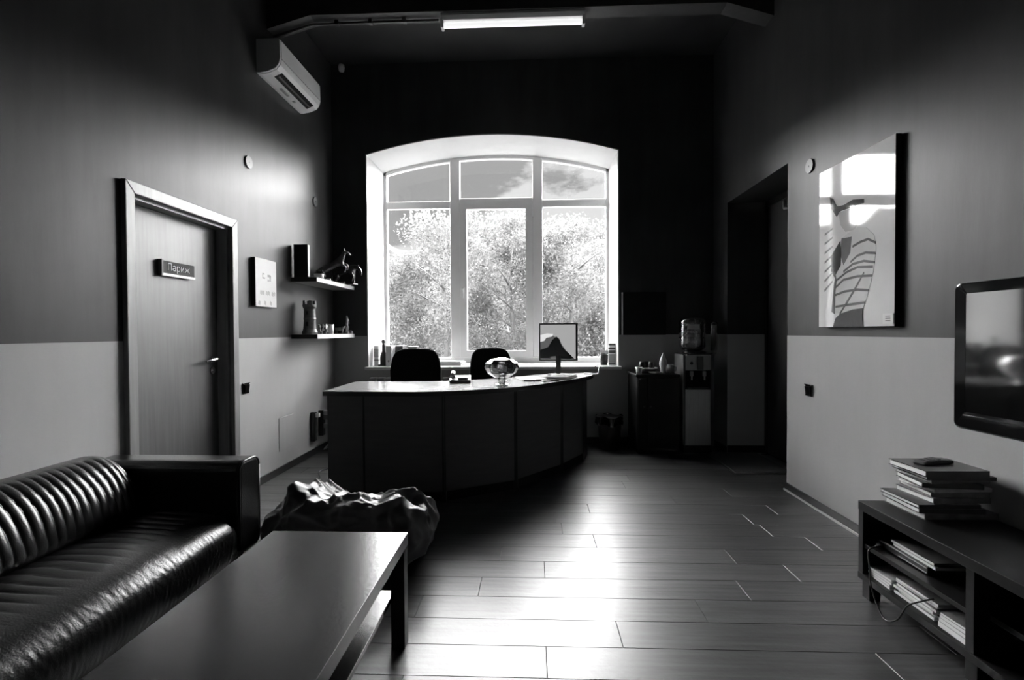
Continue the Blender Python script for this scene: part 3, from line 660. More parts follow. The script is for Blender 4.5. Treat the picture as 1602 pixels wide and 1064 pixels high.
t = thing('floor_mat', 'grey rectangular floor mat in front of the dark doorway', 'mat', (2.06, 4.84, 0))
ob('pile', B(-.25, .24, -.36, .36, 0, .010), M_MAT, t, bevel=.003)
ob('border', MB().box(-.27, .26, -.38, -.36, 0, .008).box(-.27, .26, .36, .38, 0, .008).box(-.27, -.25, -.36, .36, 0, .008).box(.24, .26, -.36, .36, 0, .008), M_DGREY, t)

# ------------------------------------------------------------------ ceiling lamp, conduit, sensor
t = thing('ceiling_lamp', 'long white fluorescent lamp fixed under the ceiling beam', 'lamp', (-.155, 4.34, 4.005))
ob('housing', MB().prism([(-.05, 0), (.05, 0), (.05, -.02), (.03, -.05), (-.03, -.05), (-.05, -.02)], lambda y, z: (-.615, y, z), lambda y, z: (.615, y, z)), M_WPL, t)
ob('tube', MB().cyl((-.60, -.005, -.085), (.60, -.005, -.085), .022, n=16), M_TUBE, t, smooth=False)
for s in (-1, 1): ob('end_cap', B(s * .607 - .012, s * .607 + .012, -.035, .03, -.115, -.03), M_WPL, t, bevel=.005)
t = thing('cable_conduit', 'thin dark cable conduit with clamps running along the beam to the lamp', 'conduit', (-1.5, 4.36, 4.0))
ob('pipe', MB().tube([(-.77, 0, -.115), (-.42, 0, -.02), (.0, 0, -.015), (.70, 0, -.015)], .011, 8), M_DGREY, t, smooth=True)
for x in (-.2, .1, .4): ob('clamp', B(x - .015, x + .015, -.02, .02, -.032, .004), M_BLACK, t)
t = thing('motion_sensor', 'small pale motion sensor in the upper left rear corner', 'sensor', (-2.15, 5.58, 4.26))
ob('bracket', MB().tube([(0, .07, .03), (0, .02, .02), (.02, 0, 0)], .012, 8), M_GREY, t); ob('head', MB().lathe([(0, -.05), (.028, -.04), (.036, 0), (.03, .03), (0, .035)], c=(.02, 0, -.01), n=18), M_WPL, t, smooth=True)

# ------------------------------------------------------------------ air conditioner
t = thing('air_conditioner', 'white wall-mounted air conditioner high on the left wall', 'air conditioner', (XL, 4.09, 3.43))
prof = [(0, .285), (.19, .285), (.205, .27), (.208, .12), (.195, .07), (.165, .035), (.10, .01), (.03, 0), (0, .002)]
AW = .79
sh = ob('casing', MB().prism(prof, lambda x, z: (x, 0.02, z), lambda x, z: (x, AW - .02, z)), M_WPL, t, bevel=.003)
for y0, y1 in ((0, .02), (AW - .02, AW)):
    ob('end_cap', MB().prism([(x * .985, .003 + z * .985) for x, z in prof], lambda x, z, y=y0: (x, y, z), lambda x, z, y=y1: (x, y, z)), M_WPL, t, bevel=.004)
# air outlet under the front edge: dark slot, louvre
def outl(a0, a1, off, y0, y1):
    p0, p1 = Vector((.172, .042)), Vector((.105, .012)); d = p1 - p0; nn = Vector((d.y, -d.x)).normalized(); nn = nn if nn.y < 0 else -nn
    q = [p0 + d * a0, p0 + d * a1]; q = [q[0], q[1], q[1] + nn * off, q[0] + nn * off]
    return MB().prism([tuple(k) for k in q], lambda x, z: (x, y0, z), lambda x, z: (x, y1, z))
ob('outlet_slot', outl(0, 1, .004, .09, AW - .09), M_BLACKM, t); ob('louvre', outl(.45, .62, .012, .10, AW - .10), M_DGREY, t)
ob('panel_seam', B(.2079, .2092, .02, AW - .02, .115, .12), M_GREY, t)
ob('badge', B(.05, .075, .28, .42, -.001, .008), M_GREY, t); ob('indicator', B(.05, .07, .52, .55, -.001, .008), M_GREY, t)

# ------------------------------------------------------------------ small things on the walls
def disc(label, x, y, z, s):
    t = thing('wall_disc', label, 'cover', (x, y, z), group='round covers on the walls')
    ob('cover', MB().cyl((0, 0, 0), (s * .012, 0, 0), .052, .049, n=28), mat('grey_cover', .09, .4, .5, var=.05), t); ob('screw', MB().cyl((s * .012, 0, 0), (s * .014, 0, 0), .006, n=10), M_DGREY, t)
disc('round grey junction cover above the door on the left wall', XL, 3.95, 2.645, 1)
disc('small round junction cover on the left wall near the window corner', XL, 5.18, 2.645, 1)
disc('round junction cover on the right wall left of the poster', XR, 3.715, 2.457, -1)
def switch(label, x, y, z, s):
    t = thing('light_switch', label, 'switch', (x, y, z), group='dark light switches')
    ob('plate', MB().box(*sorted((0, s * .012)), -.042, .042, -.042, .042), M_GLOSS, t, bevel=.004)
    ob('rocker', MB().prism([(0, .03), (s * .024, .03), (s * .016, -.03), (0, -.03)], lambda x_, z_: (x_, -.03, z_), lambda x_, z_: (x_, .03, z_)), M_GLOSS, t, bevel=.002)
    ob('top_edge', MB().box(*sorted((0, s * .018)), -.04, .04, .038, .046), M_CHROME, t)
switch('black light switch beside the door on the left wall', XL, 3.865, .83, 1)
switch('black light switch on the pale right wall below the poster', XR, 3.71, .83, -1)
t = thing('power_strip', 'black vertical power strip with plugs low on the left wall by the desk', 'power strip', (XL, 5.05, .15))
ob('bar', B(0, .045, -.03, .03, 0, .30), M_BLACK, t, bevel=.005)
for z in (.06, .15, .24): ob('socket', MB().cyl((.045, 0, z), (.049, 0, z), .022, n=16), M_DGREY, t)
ob('plug', B(.045, .085, -.018, .018, .245, .29), M_WPL, t, bevel=.006)
t = thing('power_strip', 'second black socket strip with white plugs nearest the desk end', 'power strip', (XL, 5.24, .17))
ob('bar', B(0, .05, -.035, .035, 0, .27), M_BLACK, t, bevel=.005)
for z in (.08, .17): ob('plug', B(.05, .10, -.02, .02, z, z + .05), M_GREY, t, bevel=.006)
ob('plug', B(.05, .11, -.022, .022, .22, .27), M_WPL, t, bevel=.006)
ob('cord', MB().tube(smooth_curve([(.09, 0, .11), (.16, -.02, .07), (.14, -.05, -.05), (.08, -.08, -.13), (.05, .1, -.15)], 6), .006, 6), M_GREY, t, smooth=True)
ob('cord', MB().tube(smooth_curve([(.09, 0, .2), (.17, .0, .15), (.18, .02, .0), (.1, .03, -.14)], 6), .006, 6), M_WPL, t, smooth=True)
o = ob('floor_cable', MB().tube(smooth_curve([(-2.1, 5.2, .006), (-1.95, 4.9, .006), (-1.86, 4.62, .006), (-1.94, 4.45, .006), (-1.83, 4.2, .006), (-1.80, 3.95, .006)], 8), .006, 6), M_DGREY, None, smooth=True); tag(o, 'grey cable lying on the floor between the desk and the left wall', 'cable')
o = ob('access_hatch', B(0, .004, -.14, .14, 0, .30), M_WALL, None, (XL, 4.52, .20), bevel=.001); tag(o, 'pale access hatch flush in the left wainscot', 'hatch')

# ------------------------------------------------------------------ left picture
t = thing('wall_picture', 'small white canvas picture with a grey mark between door and shelves', 'picture', (XL, 4.14, 1.49))
ob('canvas', B(0, .035, -.165, .165, 0, .40), M_PAPERW, t, bevel=.002)
ob('near_edge', B(0, .034, -.168, -.165, .002, .398), M_BLACKM, t)
def flx(pts, m, par, x, name='print'): return ob(name, MB().prism(pts, lambda a, b: (x, a, b), lambda a, b: (x + .0006, a, b)), m, par)
for a, b, c, d in ((-.06, -.03, .27, .28), (-.06, -.05, .235, .28), (-.055, -.02, .235, .245), (.02, .07, .255, .275), (.05, .075, .22, .27), (.02, .05, .215, .235)):
    flx([(a, c), (b, c), (b, d), (a, d)], M_GREY, t, .035)
for i in range(9):
    a = -.13 + i * .03; z = .02 + .1 * abs(math.sin(i * 2.1)); flx([(a, z), (a + .03, z - .01), (a + .035, z + .02), (a + .01, z + .03)], mat('pale_ink', .5, .7, .2, var=.2), t, .035)

# ------------------------------------------------------------------ wall shelves and what stands on them
M_SHELF = mat('shelf_laminate', .22, .3, .5, var=.1)
for z, lb in ((1.752, 'upper floating shelf in the left rear corner'), (1.212, 'lower floating shelf in the left rear corner')):
    t = thing('wall_shelf', lb, 'shelf', (XL, 4.64, z), group='floating shelves')
    ob('board', B(0, .25, 0, .99, 0, .042), M_SHELF, t, bevel=.002); ob('end_edge', B(0, .25, -.003, 0, .001, .041), M_BLACKM, t)
    ob('lit_front_edge', B(.25, .253, 0, .99, .001, .041), M_WPL, t)  # white front and black near end paint in how the window lights the board
U, LW = 1.794, 1.254
t = thing('box_file', 'tall black box file at the near end of the upper shelf', 'box', (-2.19, 4.76, U))
ob('box', B(-.07, .065, -.1, -.055, 0, .315), M_BLACKM, t, bevel=.003); ob('lit_edge', B(.0651, .068, -.098, -.058, .01, .312), M_PAPERW, t)  # white strip paints the window light on the box's side
t = thing('plant_pot', 'tiny pot with dark succulents beside the black box file', 'plant', (-2.085, 4.82, U))
ob('pot', MB().lathe([(0, 0), (.04, 0), (.048, .05), (.043, .05), (.036, .006), (0, .006)], n=20), M_WPL, t, smooth=True)
mb = MB()
for i in range(14):
    a = i * 2.4; r = .008 + .03 * (i / 14); mb.lathe([(0, 0), (.012, .008), (.01, .03), (0, .045)], c=(math.cos(a) * r, math.sin(a) * r, .035 + .012 * math.sin(i * 3)), n=7)
ob('succulents', mb, M_BLACKM, t, smooth=True)

def skin(name, verts, edges, m, par, sub=2):
    me = bpy.data.meshes.new(name); me.from_pydata([v[:3] for v in verts], edges, []); me.materials.append(m)
    o = bpy.data.objects.new(name, me); COL.objects.link(o); o.parent = par
    s = o.modifiers.new('skin', 'SKIN'); s.use_smooth_shade = True
    for i, v in enumerate(verts):
        me.skin_vertices[0].data[i].radius = (v[3], v[3]); me.skin_vertices[0].data[i].use_root = (i == 0)
    q = o.modifiers.new('sub', 'SUBSURF'); q.levels = sub; q.render_levels = sub
    return o
def horse(label, loc, rz, rear, s):
    t = thing('horse_figurine', label, 'figurine', loc, rz)
    # side view in x (forward) and z (up): trunk, neck, head, legs with joints, tail
    if rear:
        V = [(0, 0, .15, .035), (.05, 0, .18, .033), (.095, 0, .215, .036), (.125, 0, .265, .024), (.14, 0, .305, .017), (.168, 0, .30, .015), (.195, 0, .27, .010),
             (-.05, 0, .125, .036), (-.075, .018, .085, .022), (-.055, .018, .055, .012), (-.085, .018, .03, .009), (-.075, .018, .006, .010),
             (-.075, -.018, .085, .022), (-.045, -.018, .055, .012), (-.07, -.018, .03, .009), (-.06, -.018, .006, .010),
             (.12, .018, .185, .017), (.165, .018, .18, .011), (.17, .018, .14, .008), (.155, .018, .125, .008),
             (.11, -.018, .175, .017), (.15, -.018, .15, .011), (.14, -.018, .11, .008), (.125, -.018, .10, .008),
             (-.095, 0, .13, .010), (-.125, 0, .10, .012), (-.14, 0, .05, .007)]
        E_ = [(0, 1), (1, 2), (2, 3), (3, 4), (4, 5), (5, 6), (0, 7), (7, 8), (8, 9), (9, 10), (10, 11), (7, 12), (12, 13), (13, 14), (14, 15), (2, 16), (16, 17), (17, 18), (18, 19), (2, 20), (20, 21), (21, 22), (22, 23), (7, 24), (24, 25), (25, 26)]
    else:
        V = [(0, 0, .145, .038), (.05, 0, .145, .036), (.10, 0, .155, .036), (.145, 0, .17, .024), (.18, 0, .15, .018), (.20, 0, .115, .015), (.205, 0, .08, .010),
             (-.06, 0, .15, .038), (-.08, .02, .10, .022), (-.07, .02, .07, .013), (-.095, .02, .045, .009), (-.085, .02, .006, .011),
             (-.075, -.02, .10, .022), (-.055, -.02, .07, .013), (-.08, -.02, .045, .009), (-.07, -.02, .006, .011),
             (.105, .02, .105, .018), (.11, .02, .06, .010), (.105, .02, .03, .008), (.112, .02, .006, .010),
             (.10, -.02, .105, .018), (.13, -.02, .07, .010), (.115, -.02, .04, .008), (.11, -.02, .02, .009),
             (-.105, 0, .15, .010), (-.13, 0, .12, .013), (-.14, 0, .05, .006)]
        E_ = [(0, 1), (1, 2), (2, 3), (3, 4), (4, 5), (5, 6), (0, 7), (7, 8), (8, 9), (9, 10), (10, 11), (7, 12), (12, 13), (13, 14), (14, 15), (2, 16), (16, 17), (17, 18), (18, 19), (2, 20), (20, 21), (21, 22), (22, 23), (7, 24), (24, 25), (25, 26)]
    skin('body', [(x * s, y * s, (z + .012) * s, r * s) for x, y, z, r in V], E_, M_BRONZE, t)
    nk = V[4]
    ob('ears', MB().cyl(((nk[0] + .0) * s, .008 * s, (nk[2] + .022) * s), ((nk[0] - .004) * s, .012 * s, (nk[2] + .048) * s), .006 * s, .001, n=8).cyl(((nk[0] + .0) * s, -.008 * s, (nk[2] + .022) * s), ((nk[0] - .004) * s, -.012 * s, (nk[2] + .048) * s), .006 * s, .001, n=8), M_BRONZE, t)
    ob('mane', MB().prism([((V[2][0] - .02) * s, (V[2][2] + .03) * s), ((V[3][0] - .03) * s, V[3][2] * s), ((V[4][0] - .022) * s, (V[4][2] + .016) * s), (V[4][0] * s, (V[4][2] + .02) * s), (V[3][0] * s, V[3][2] * s)], lambda x, z: (x, -.006 * s, z), lambda x, z: (x, .006 * s, z)), M_BRONZE, t)
    ob('plinth', B(-.12 * s, .14 * s, -.04 * s, .04 * s, 0, .014 * s), M_BRONZE, t, bevel=.003)
horse('rearing bronze horse figurine on the upper shelf', (-2.13, 5.20, U), .35, True, 1.05)
horse('bronze horse figurine with lowered head at the far end of the upper shelf', (-2.09, 5.47, U), -.25, False, 1.1)
o = ob('tea_light', MB().lathe([(0, 0), (.022, 0), (.022, .02), (.018, .02), (.018, .015), (0, .015)], n=18), M_WPL, None, (-2.055, 4.98, U), smooth=False); tag(o, 'tiny white tea light at the front of the upper shelf', 'candle')

t = thing('tower_figurine', 'dark round tower figurine with battlements on the lower shelf', 'figurine', (-2.165, 4.78, LW))
ob('shaft', MB().lathe([(.07, 0), (.072, .02), (.06, .05), (.055, .14), (.06, .15), (.055, .16), (.052, .245), (.064, .265), (.064, .29), (.045, .29), (.045, .27), (0, .27)], n=26), M_COVG, t, smooth=False)
for i in range(6):
    a = i * PI / 3; ob('merlon', MB().prism([(math.cos(a + k) * r, math.sin(a + k) * r) for k, r in ((-.26, .046), (-.26, .064), (0, .066), (.26, .064), (.26, .046))], lambda x, y: (x, y, .29), lambda x, y: (x, y, .325)), M_COVG, t)
ob('window_slit', MB().box(-.012, .012, -.062, -.05, .08, .12).box(-.01, .01, -.058, -.048, .19, .225), M_BLACK, t)
def zebra():
    m = bpy.data.materials.new('zebra_print'); m.use_nodes = True; t_ = m.node_tree; p = t_.nodes['Principled BSDF']
    c = N(t_, 'ShaderNodeTexCoord'); wv = N(t_, 'ShaderNodeTexWave', Scale=9.0, Distortion=7.0); wv.inputs['Detail Scale'].default_value = 2.0
    r = N(t_, 'ShaderNodeValToRGB'); r.color_ramp.interpolation = 'CONSTANT'; r.color_ramp.elements[0].color = (.01, .01, .01, 1); r.color_ramp.elements[1].position = .45; r.color_ramp.elements[1].color = (.75, .75, .75, 1)
    L(t_, c.outputs['Object'], wv.inputs[0]); L(t_, wv.outputs['Fac'], r.inputs[0]); L(t_, r.outputs[0], p.inputs['Base Color']); p.inputs['Roughness'].default_value = .3
    return m
M_ZEB = zebra()
for i, (y, m, lb) in enumerate(((4.93, M_ZEB, 'black and white striped mug next to the tower figurine'), (5.10, M_WPL, 'plain white mug on the lower shelf right of the striped mug'))):
    t = thing('mug', lb, 'mug', (-2.10, y, LW))
    ob('cup', MB().lathe([(0, 0), (.036, 0), (.045, .10), (.041, .10), (.033, .008), (0, .008)], n=24), m, t, smooth=True)
    ob('handle', MB().tube(smooth_curve([(.0, -.04, .08), (0, -.07, .075), (0, -.07, .035), (0, -.036, .025)], 4), .006, 8), m, t, smooth=True)
t = thing('animal_figurine', 'tiny dark animal figurine on the lower shelf', 'figurine', (-2.09, 5.33, LW), .8)
skin('body', [(0, 0, .05, .022), (.03, 0, .055, .02), (.05, 0, .075, .012), (.068, 0, .082, .011), (-.03, 0, .05, .02), (.03, .012, .025, .008), (.03, .012, .004, .008), (.03, -.012, .025, .008), (.03, -.012, .004, .008), (-.035, .012, .025, .008), (-.035, .012, .004, .008), (-.035, -.012, .025, .008), (-.035, -.012, .004, .008), (-.055, 0, .065, .006)],
     [(0, 1), (1, 2), (2, 3), (0, 4), (1, 5), (5, 6), (1, 7), (7, 8), (4, 9), (9, 10), (4, 11), (11, 12), (4, 13)], M_BRONZE, t)
t = thing('statuette', 'slender pale statuette at the far end of the lower shelf', 'figurine', (-2.07, 5.50, LW))
ob('pedestal', MB().lathe([(.026, 0), (.026, .02), (.018, .03)], n=16), M_GREY, t)
skin('figure', [(0, 0, .11, .018), (0, 0, .14, .015), (0, 0, .165, .02), (0, 0, .185, .008), (0, 0, .205, .014), (.006, .008, .07, .012), (.006, .008, .03, .008), (-.004, -.008, .07, .012), (-.004, -.008, .03, .008), (.012, .024, .15, .007), (.014, .026, .11, .006), (.01, -.024, .15, .007), (.012, -.024, .11, .006)],
     [(0, 1), (1, 2), (2, 3), (3, 4), (0, 5), (5, 6), (0, 7), (7, 8), (2, 9), (9, 10), (2, 11), (11, 12)], M_GREY, t)
o = ob('trinket_box', MB().lathe([(0, 0), (.026, 0), (.03, .015), (.026, .032), (.01, .042), (0, .043)], n=18), M_GREY, None, (-2.06, 5.58, LW), smooth=True); tag(o, 'small round grey trinket box beside the statuette', 'box')

# ------------------------------------------------------------------ poster on the right wall (flat print, about 0.7 x 1.05 m)
t = thing('poster', 'large photo poster of a figure in a striped sweater on the right wall', 'poster', (XR - .004, 2.82, 1.29), math.radians(.9))
PWD, PH = .70, 1.05
ob('board', B(-.03, 0, 0, PWD, 0, PH), mat('poster_pale', .78, .045, .6, var=.05, vscale=(3, 3, 3)), t)
ob('near_edge', B(-.0295, 0, -.003, 0, 0, PH), M_BLACKM, t); ob('lower_edge', B(-.0295, 0, 0, PWD, -.003, 0), M_BLACKM, t)
layer = [0]
def pprint(name, pts, m):
    layer[0] += 1; x = -.03 - .00015 * layer[0]
    return ob(name, MB().prism([(PWD * (1 - min(1, max(0, u))), PH * min(1, max(0, v))) for u, v in pts], lambda a, b: (x, a, b), lambda a, b: (-.03, a, b)), m, t)
pw = mat('poster_white', .85, .045, .6, var=.01); pm = mat('poster_mid', .16, .045, .6, var=.2); pdk = mat('poster_dark', .03, .045, .6, var=.3); pg = mat('poster_grey', .26, .045, .6, var=.15); pj = mat('poster_jeans', .06, .045, .6, var=.2, vscale=(60, 60, 60)); ps = mat('poster_sweater', .68, .045, .6, var=.06)
pst = mat('poster_stripe', .12, .045, .6, var=.1)
for k in range(7): pprint('print_fold', [(.215, .62 - k * .055), (.215, .61 - k * .055), (.09, .585 - k * .06), (.09, .60 - k * .06)], pm)
pprint('print_hair', [(.17, .815), (.219, .80), (.277, .742), (.37, .735), (.50, .745), (.643, .725), (.644, .699), (.544, .705), (.416, .704), (.33, .705), (.27, .68), (.19, .745)], pdk)
pprint('print_face', [(.30, .70), (.42, .70), (.56, .69), (.60, .63), (.52, .565), (.40, .57), (.33, .62)], mat('poster_face', .5, .045, .6))
pprint('print_sweater', [(.346, .537), (.45, .56), (.58, .575), (.67, .56), (.771, .505), (.796, .429), (.76, .291), (.684, .153), (.644, .105), (.511, .101), (.333, .079), (.209, .094), (.236, .245), (.264, .322), (.339, .375)], ps)
pprint('print_shirt', [(.346, .537), (.489, .53), (.471, .438), (.376, .371), (.337, .433)], pm)
pprint('print_bag', [(.327, .524), (.345, .45), (.339, .375), (.244, .308), (.196, .348), (.194, .448)], pdk)
def stripe(pts, wd=.014, m=None):
    up_ = [(u, v + wd / 2) for u, v in pts]; dn = [(u, v - wd / 2) for u, v in reversed(pts)]; pprint('print_stripe', up_ + dn, m or pst)
for s_ in ([(.473, .382), (.566, .41), (.671, .417), (.789, .402)], [(.376, .333), (.507, .368), (.649, .372), (.781, .353)], [(.264, .283), (.421, .326), (.567, .344), (.759, .33)],
           [(.246, .236), (.376, .283), (.569, .291), (.751, .282)], [(.227, .193), (.396, .212), (.569, .214), (.714, .202)], [(.267, .124), (.424, .13), (.554, .133), (.669, .136)], [(.50, .47), (.60, .485), (.70, .49), (.79, .46)]): stripe(s_)
pprint('print_arm_line', [(.324, .083), (.51, .21), (.65, .311), (.655, .303), (.52, .198), (.335, .075)], pst)
pprint('print_sleeve', [(.209, .094), (.236, .245), (.264, .322), (.28, .29), (.26, .2), (.25, .08)], pst)
pprint('print_jeans', [(.333, .079), (.511, .101), (.644, .105), (.637, .061), (.646, 0), (.23, 0), (.267, .052)], pj)
pprint('print_label', [(.88, .067), (.995, .067), (.995, .012), (.88, .012)], pw)
for k in range(3): pprint('print_label_line', [(.91, .055 - k * .012), (.965, .055 - k * .012), (.965, .051 - k * .012), (.91, .051 - k * .012)], pg)

# ------------------------------------------------------------------ television
t = thing('television', 'black flat television mounted on the right wall', 'television', (1.825, 2.235, .846), math.radians(1.0))
# local: y runs towards the viewer side (negative), x towards the wall
TW, TH = 1.02, .62
def rrect(y0, y1, z0, z1, r, n=6):
    o = []
    for (cy, cz, a0) in ((y1 - r, z1 - r, 0), (y0 + r, z1 - r, PI / 2), (y0 + r, z0 + r, PI), (y1 - r, z0 + r, 1.5 * PI)):
        for i in range(n + 1): a = a0 + PI / 2 * i / n; o.append((cy + math.cos(a) * r, cz + math.sin(a) * r))
    return o
o_ = rrect(-TW, 0, 0, TH, .03); i_ = rrect(-TW + .05, -.05, .075, TH - .045, .006)
n = len(o_)
mb = MB(); mb.add([(0.0, y, z) for y, z in o_] + [(-.004 + .01, y, z) for y, z in i_] + [(.055, y, z) for y, z in o_],
    [(i, (i + 1) % n, n + (i + 1) % n, n + i) for i in range(n)] + [(i, (i + 1) % n, 2 * n + (i + 1) % n, 2 * n + i) for i in range(n)] + [tuple(2 * n + i for i in range(n))])
ob('bezel', mb, M_GLOSS, t, bevel=.008)
ob('screen', MB().prism(i_, lambda y, z: (.007, y, z), lambda y, z: (.012, y, z)), mat('screen_glass', .006, .06, 1.0, var=.02, coat=1.0), t)
ob('lower_trim', B(.002, .008, -TW + .06, -.045, .058, .062), M_CHROME, t)
ob('wall_bracket', B(.055, .172, -.68, -.34, .16, .46), M_BLACK, t)
ob('wall_bracket_arm', B(.055, .165, -.32, -.2, .28, .34), M_BLACK, t)

# ------------------------------------------------------------------ television bench with books and magazines
TX0, TX1, TY0, TY1 = 1.56, 1.985, .95, 2.445
t = thing('television_bench', 'black wooden television bench with open shelves along the right wall', 'bench', (TX0, TY0, 0))
W_, D_ = TX1 - TX0, TY1 - TY0
ob('top', B(0, W_, 0, D_, .41, .452), M_DARKWOOD, t, bevel=.002)
ob('bottom_board', B(0, W_, 0, D_, .082, .112), M_DARKWOOD, t, bevel=.002)
ob('side', B(.003, W_, D_ - .032, D_, .112, .41), M_DARKWOOD, t, bevel=.001); ob('side', B(.003, W_, 0, .032, .112, .41), M_DARKWOOD, t, bevel=.001)
ob('divider', B(.003, W_, .868, .903, .112, .41), M_DARKWOOD, t, bevel=.001)
ob('shelf', B(.01, W_, .903, D_ - .032, .236, .256), M_DARKWOOD, t, bevel=.001); ob('shelf', B(.06, W_, .032, .868, .236, .256), M_DARKWOOD, t, bevel=.001)
ob('back_panel', B(W_ - .008, W_, .032, D_ - .032, .112, .41), M_BLACKM, t)
for x in (.01, W_ - .06):
    for y in (D_ - .07, .86, .02): ob('leg', B(x, x + .05, y, y + .05, 0, .082), M_DARKWOOD, t, bevel=.001)

def book(label, x, y, z, w, d, hgt, cov, rz=0, mag=False, name=None, group=None):
    """closed book: covers above and below the page block, spine on the near side; origin at its base"""
    t = thing(name or ('magazine' if mag else 'book'), label, 'magazine' if mag else 'book', (x, y, z), rz, group)
    c = .0012 if mag else .0028
    ob('pages', B(-w / 2 + (0 if mag else .004), w / 2 - .004, -d / 2 + .003, d / 2 - (0 if mag else .004), c, hgt - c), M_PAPER, t)
    ob('cover', MB().box(-w / 2, w / 2, -d / 2, d / 2, 0, c).box(-w / 2, w / 2, -d / 2, d / 2, hgt - c, hgt).box(-w / 2, w / 2, -d / 2, -d / 2 + .003, c, hgt - c), cov, t)
    return t
z = .452
bk = [(.31, .235, .022, M_COVG, 1.835, 2.318, .02, 'lowest wide grey book of the stack on the television bench'),
      (.27, .24, .016, M_COVD, 1.80, 2.318, -.03, 'dark book second from the bottom of the stack on the bench'),
      (.26, .235, .012, M_COVD, 1.79, 2.322, .01, 'thin dark book third from the bottom of the stack on the bench'),
      (.25, .21, .020, M_COVG, 1.85, 2.325, .05, 'thick grey book fourth from the bottom of the stack on the bench'),
      (.24, .20, .015, M_COVG, 1.86, 2.33, -.04, 'grey book in the middle of the stack on the bench'),
      (.26, .20, .012, M_COVL, 1.865, 2.335, .08, 'thin pale book fifth from the top of the stack on the bench'),
      (.24, .19, .018, M_COVD, 1.84, 2.33, -.12, 'dark book fourth from the top of the stack on the bench'),
      (.26, .20, .014, M_COVG, 1.86, 2.34, .06, 'grey book third from the top of the stack on the bench'),
      (.285, .22, .012, M_COVD, 1.855, 2.33, -.02, 'thin dark book second from the top of the stack on the bench'),
      (.27, .22, .022, M_COVD, 1.83, 2.325, .02, 'topmost dark book of the stack on the bench with pale page edge')]
for w_, d_, h_, m_, x, y, r, lb in bk:
    book(lb, x, y, z, w_, d_, h_ + .004, m_, r, group='books stacked on the television bench'); z += h_ + .0043
t = thing('remote_control', 'black remote control lying on top of the book stack', 'remote', (1.83, 2.345, z), .25)
ob('body', MB().prism([(-.085, 0), (.085, 0), (.08, .016), (.0, .022), (-.08, .014)], lambda x, zz: (x, -.028, zz), lambda x, zz: (x, .028, zz)), M_BLACK, t, bevel=.005)
ob('buttons', MB().box(-.06, -.04, -.018, .018, .017, .0195).box(-.03, -.012, -.018, .018, .0195, .0225).box(.0, .02, -.018, .018, .021, .0235), M_DGREY, t)

# left part of the bench: player on the shelf, magazines below
t = thing('disc_player', 'slim dark disc player on the bench shelf', 'player', (1.77, 2.26, .256))
ob('body', B(-.15, .17, -.16, .13, .004, .036), M_BLACK, t, bevel=.003)
ob('front_trim', B(-.152, -.15, -.155, .125, .028, .032), M_STEEL, t); ob('front_trim', B(-.152, -.15, -.155, .0, .008, .012), M_STEEL, t)
ob('foot', MB().box(-.13, -.10, -.14, -.11, 0, .004).box(.12, .15, .08, .11, 0, .004).box(-.13, -.10, .08, .11, 0, .004).box(.12, .15, -.14, -.11, 0, .004), M_BLACKM, t)
for i, (lb) in enumerate(('lower grey magazine lying on the disc player', 'upper grey magazine lying on the disc player')):
    book(lb, 1.735, 2.19 + .012 * i, .2922 + .013 * i, .21, .24, .012, M_COVG if i else M_COVL, .02 * i - .01, True, group='magazines on the disc player')
zz = .112
for i, lb in enumerate(('lowest pale magazine at the far end of the bench bottom', 'second pale magazine at the far end of the bench bottom', 'third pale magazine at the far end of the bench bottom', 'topmost pale magazine at the far end of the bench bottom')):
    book(lb, 1.69, 2.33 + .006 * (i % 2), zz, .21, .14, .011, M_COVL, .03 * (i - 1), True, group='magazines at the far end of the bench'); zz += .0113
zz = .112
names = ('lowest', 'second', 'third', 'fourth', 'fifth', 'topmost')
for i, nm in enumerate(names):
    book('%s magazine of the thick middle pile under the bench shelf' % nm, 1.705 + .006 * math.sin(i * 2), 2.125 + .01 * math.cos(i * 3), zz, .23, .22, .0125, (M_COVL, M_COVG)[i % 2], .03 * math.sin(i * 1.7), True, group='magazines in the middle pile'); zz += .0128
zz = .112
for i, (nm, h_) in enumerate((('lowest', .022), ('second', .016), ('third', .014), ('topmost', .010))):
    book('%s book of the pile against the bench divider' % nm, 1.70, 1.93 - .003 * i, zz, .24, .13, h_, (M_COVL, M_COVG)[i % 2], .02 * i, True, name='book', group='books against the divider'); zz += h_ + .0003
o = ob('cable', MB().tube(smooth_curve([(1.66, 2.36, .262), (1.60, 2.36, .266), (1.545, 2.345, .25), (1.54, 2.33, .18), (1.535, 2.31, .10), (1.53, 2.25, .03), (1.525, 2.20, .012), (1.53, 2.14, .05), (1.54, 2.10, .13), (1.565, 2.06, .172), (1.60, 2.04, .193)], 8), .0035, 8), M_BLACK, None, smooth=True); tag(o, 'black cable looping out of the bench front to the floor', 'cable')
o = ob('cable_plug', MB().box(-.025, .02, -.012, .012, 0, .016).cyl((-.045, 0, .008), (-.025, 0, .008), .006, n=10), M_WPL, None, (1.63, 2.386, .256), .5, bevel=.003); tag(o, 'white cable plug on the bench shelf beside the disc player', 'plug')

# ------------------------------------------------------------------ coffee table
t = thing('coffee_table', 'dark wooden coffee table with a lower shelf beside the sofa', 'table', (-.794, 1.55, 0))
TZ = .45
ob('top', B(-.282, .282, -.46, .46, TZ - .05, TZ), M_TABLE, t, bevel=.002)
for x in (-.28, .225):
    for y in (-.458, .403): ob('leg', B(x, x + .055, y, y + .055, 0, TZ - .05), M_DARKWOOD, t, bevel=.002)
ob('shelf', B(-.235, .235, -.40, .43, .205, .225), M_TABLE, t, bevel=.002)

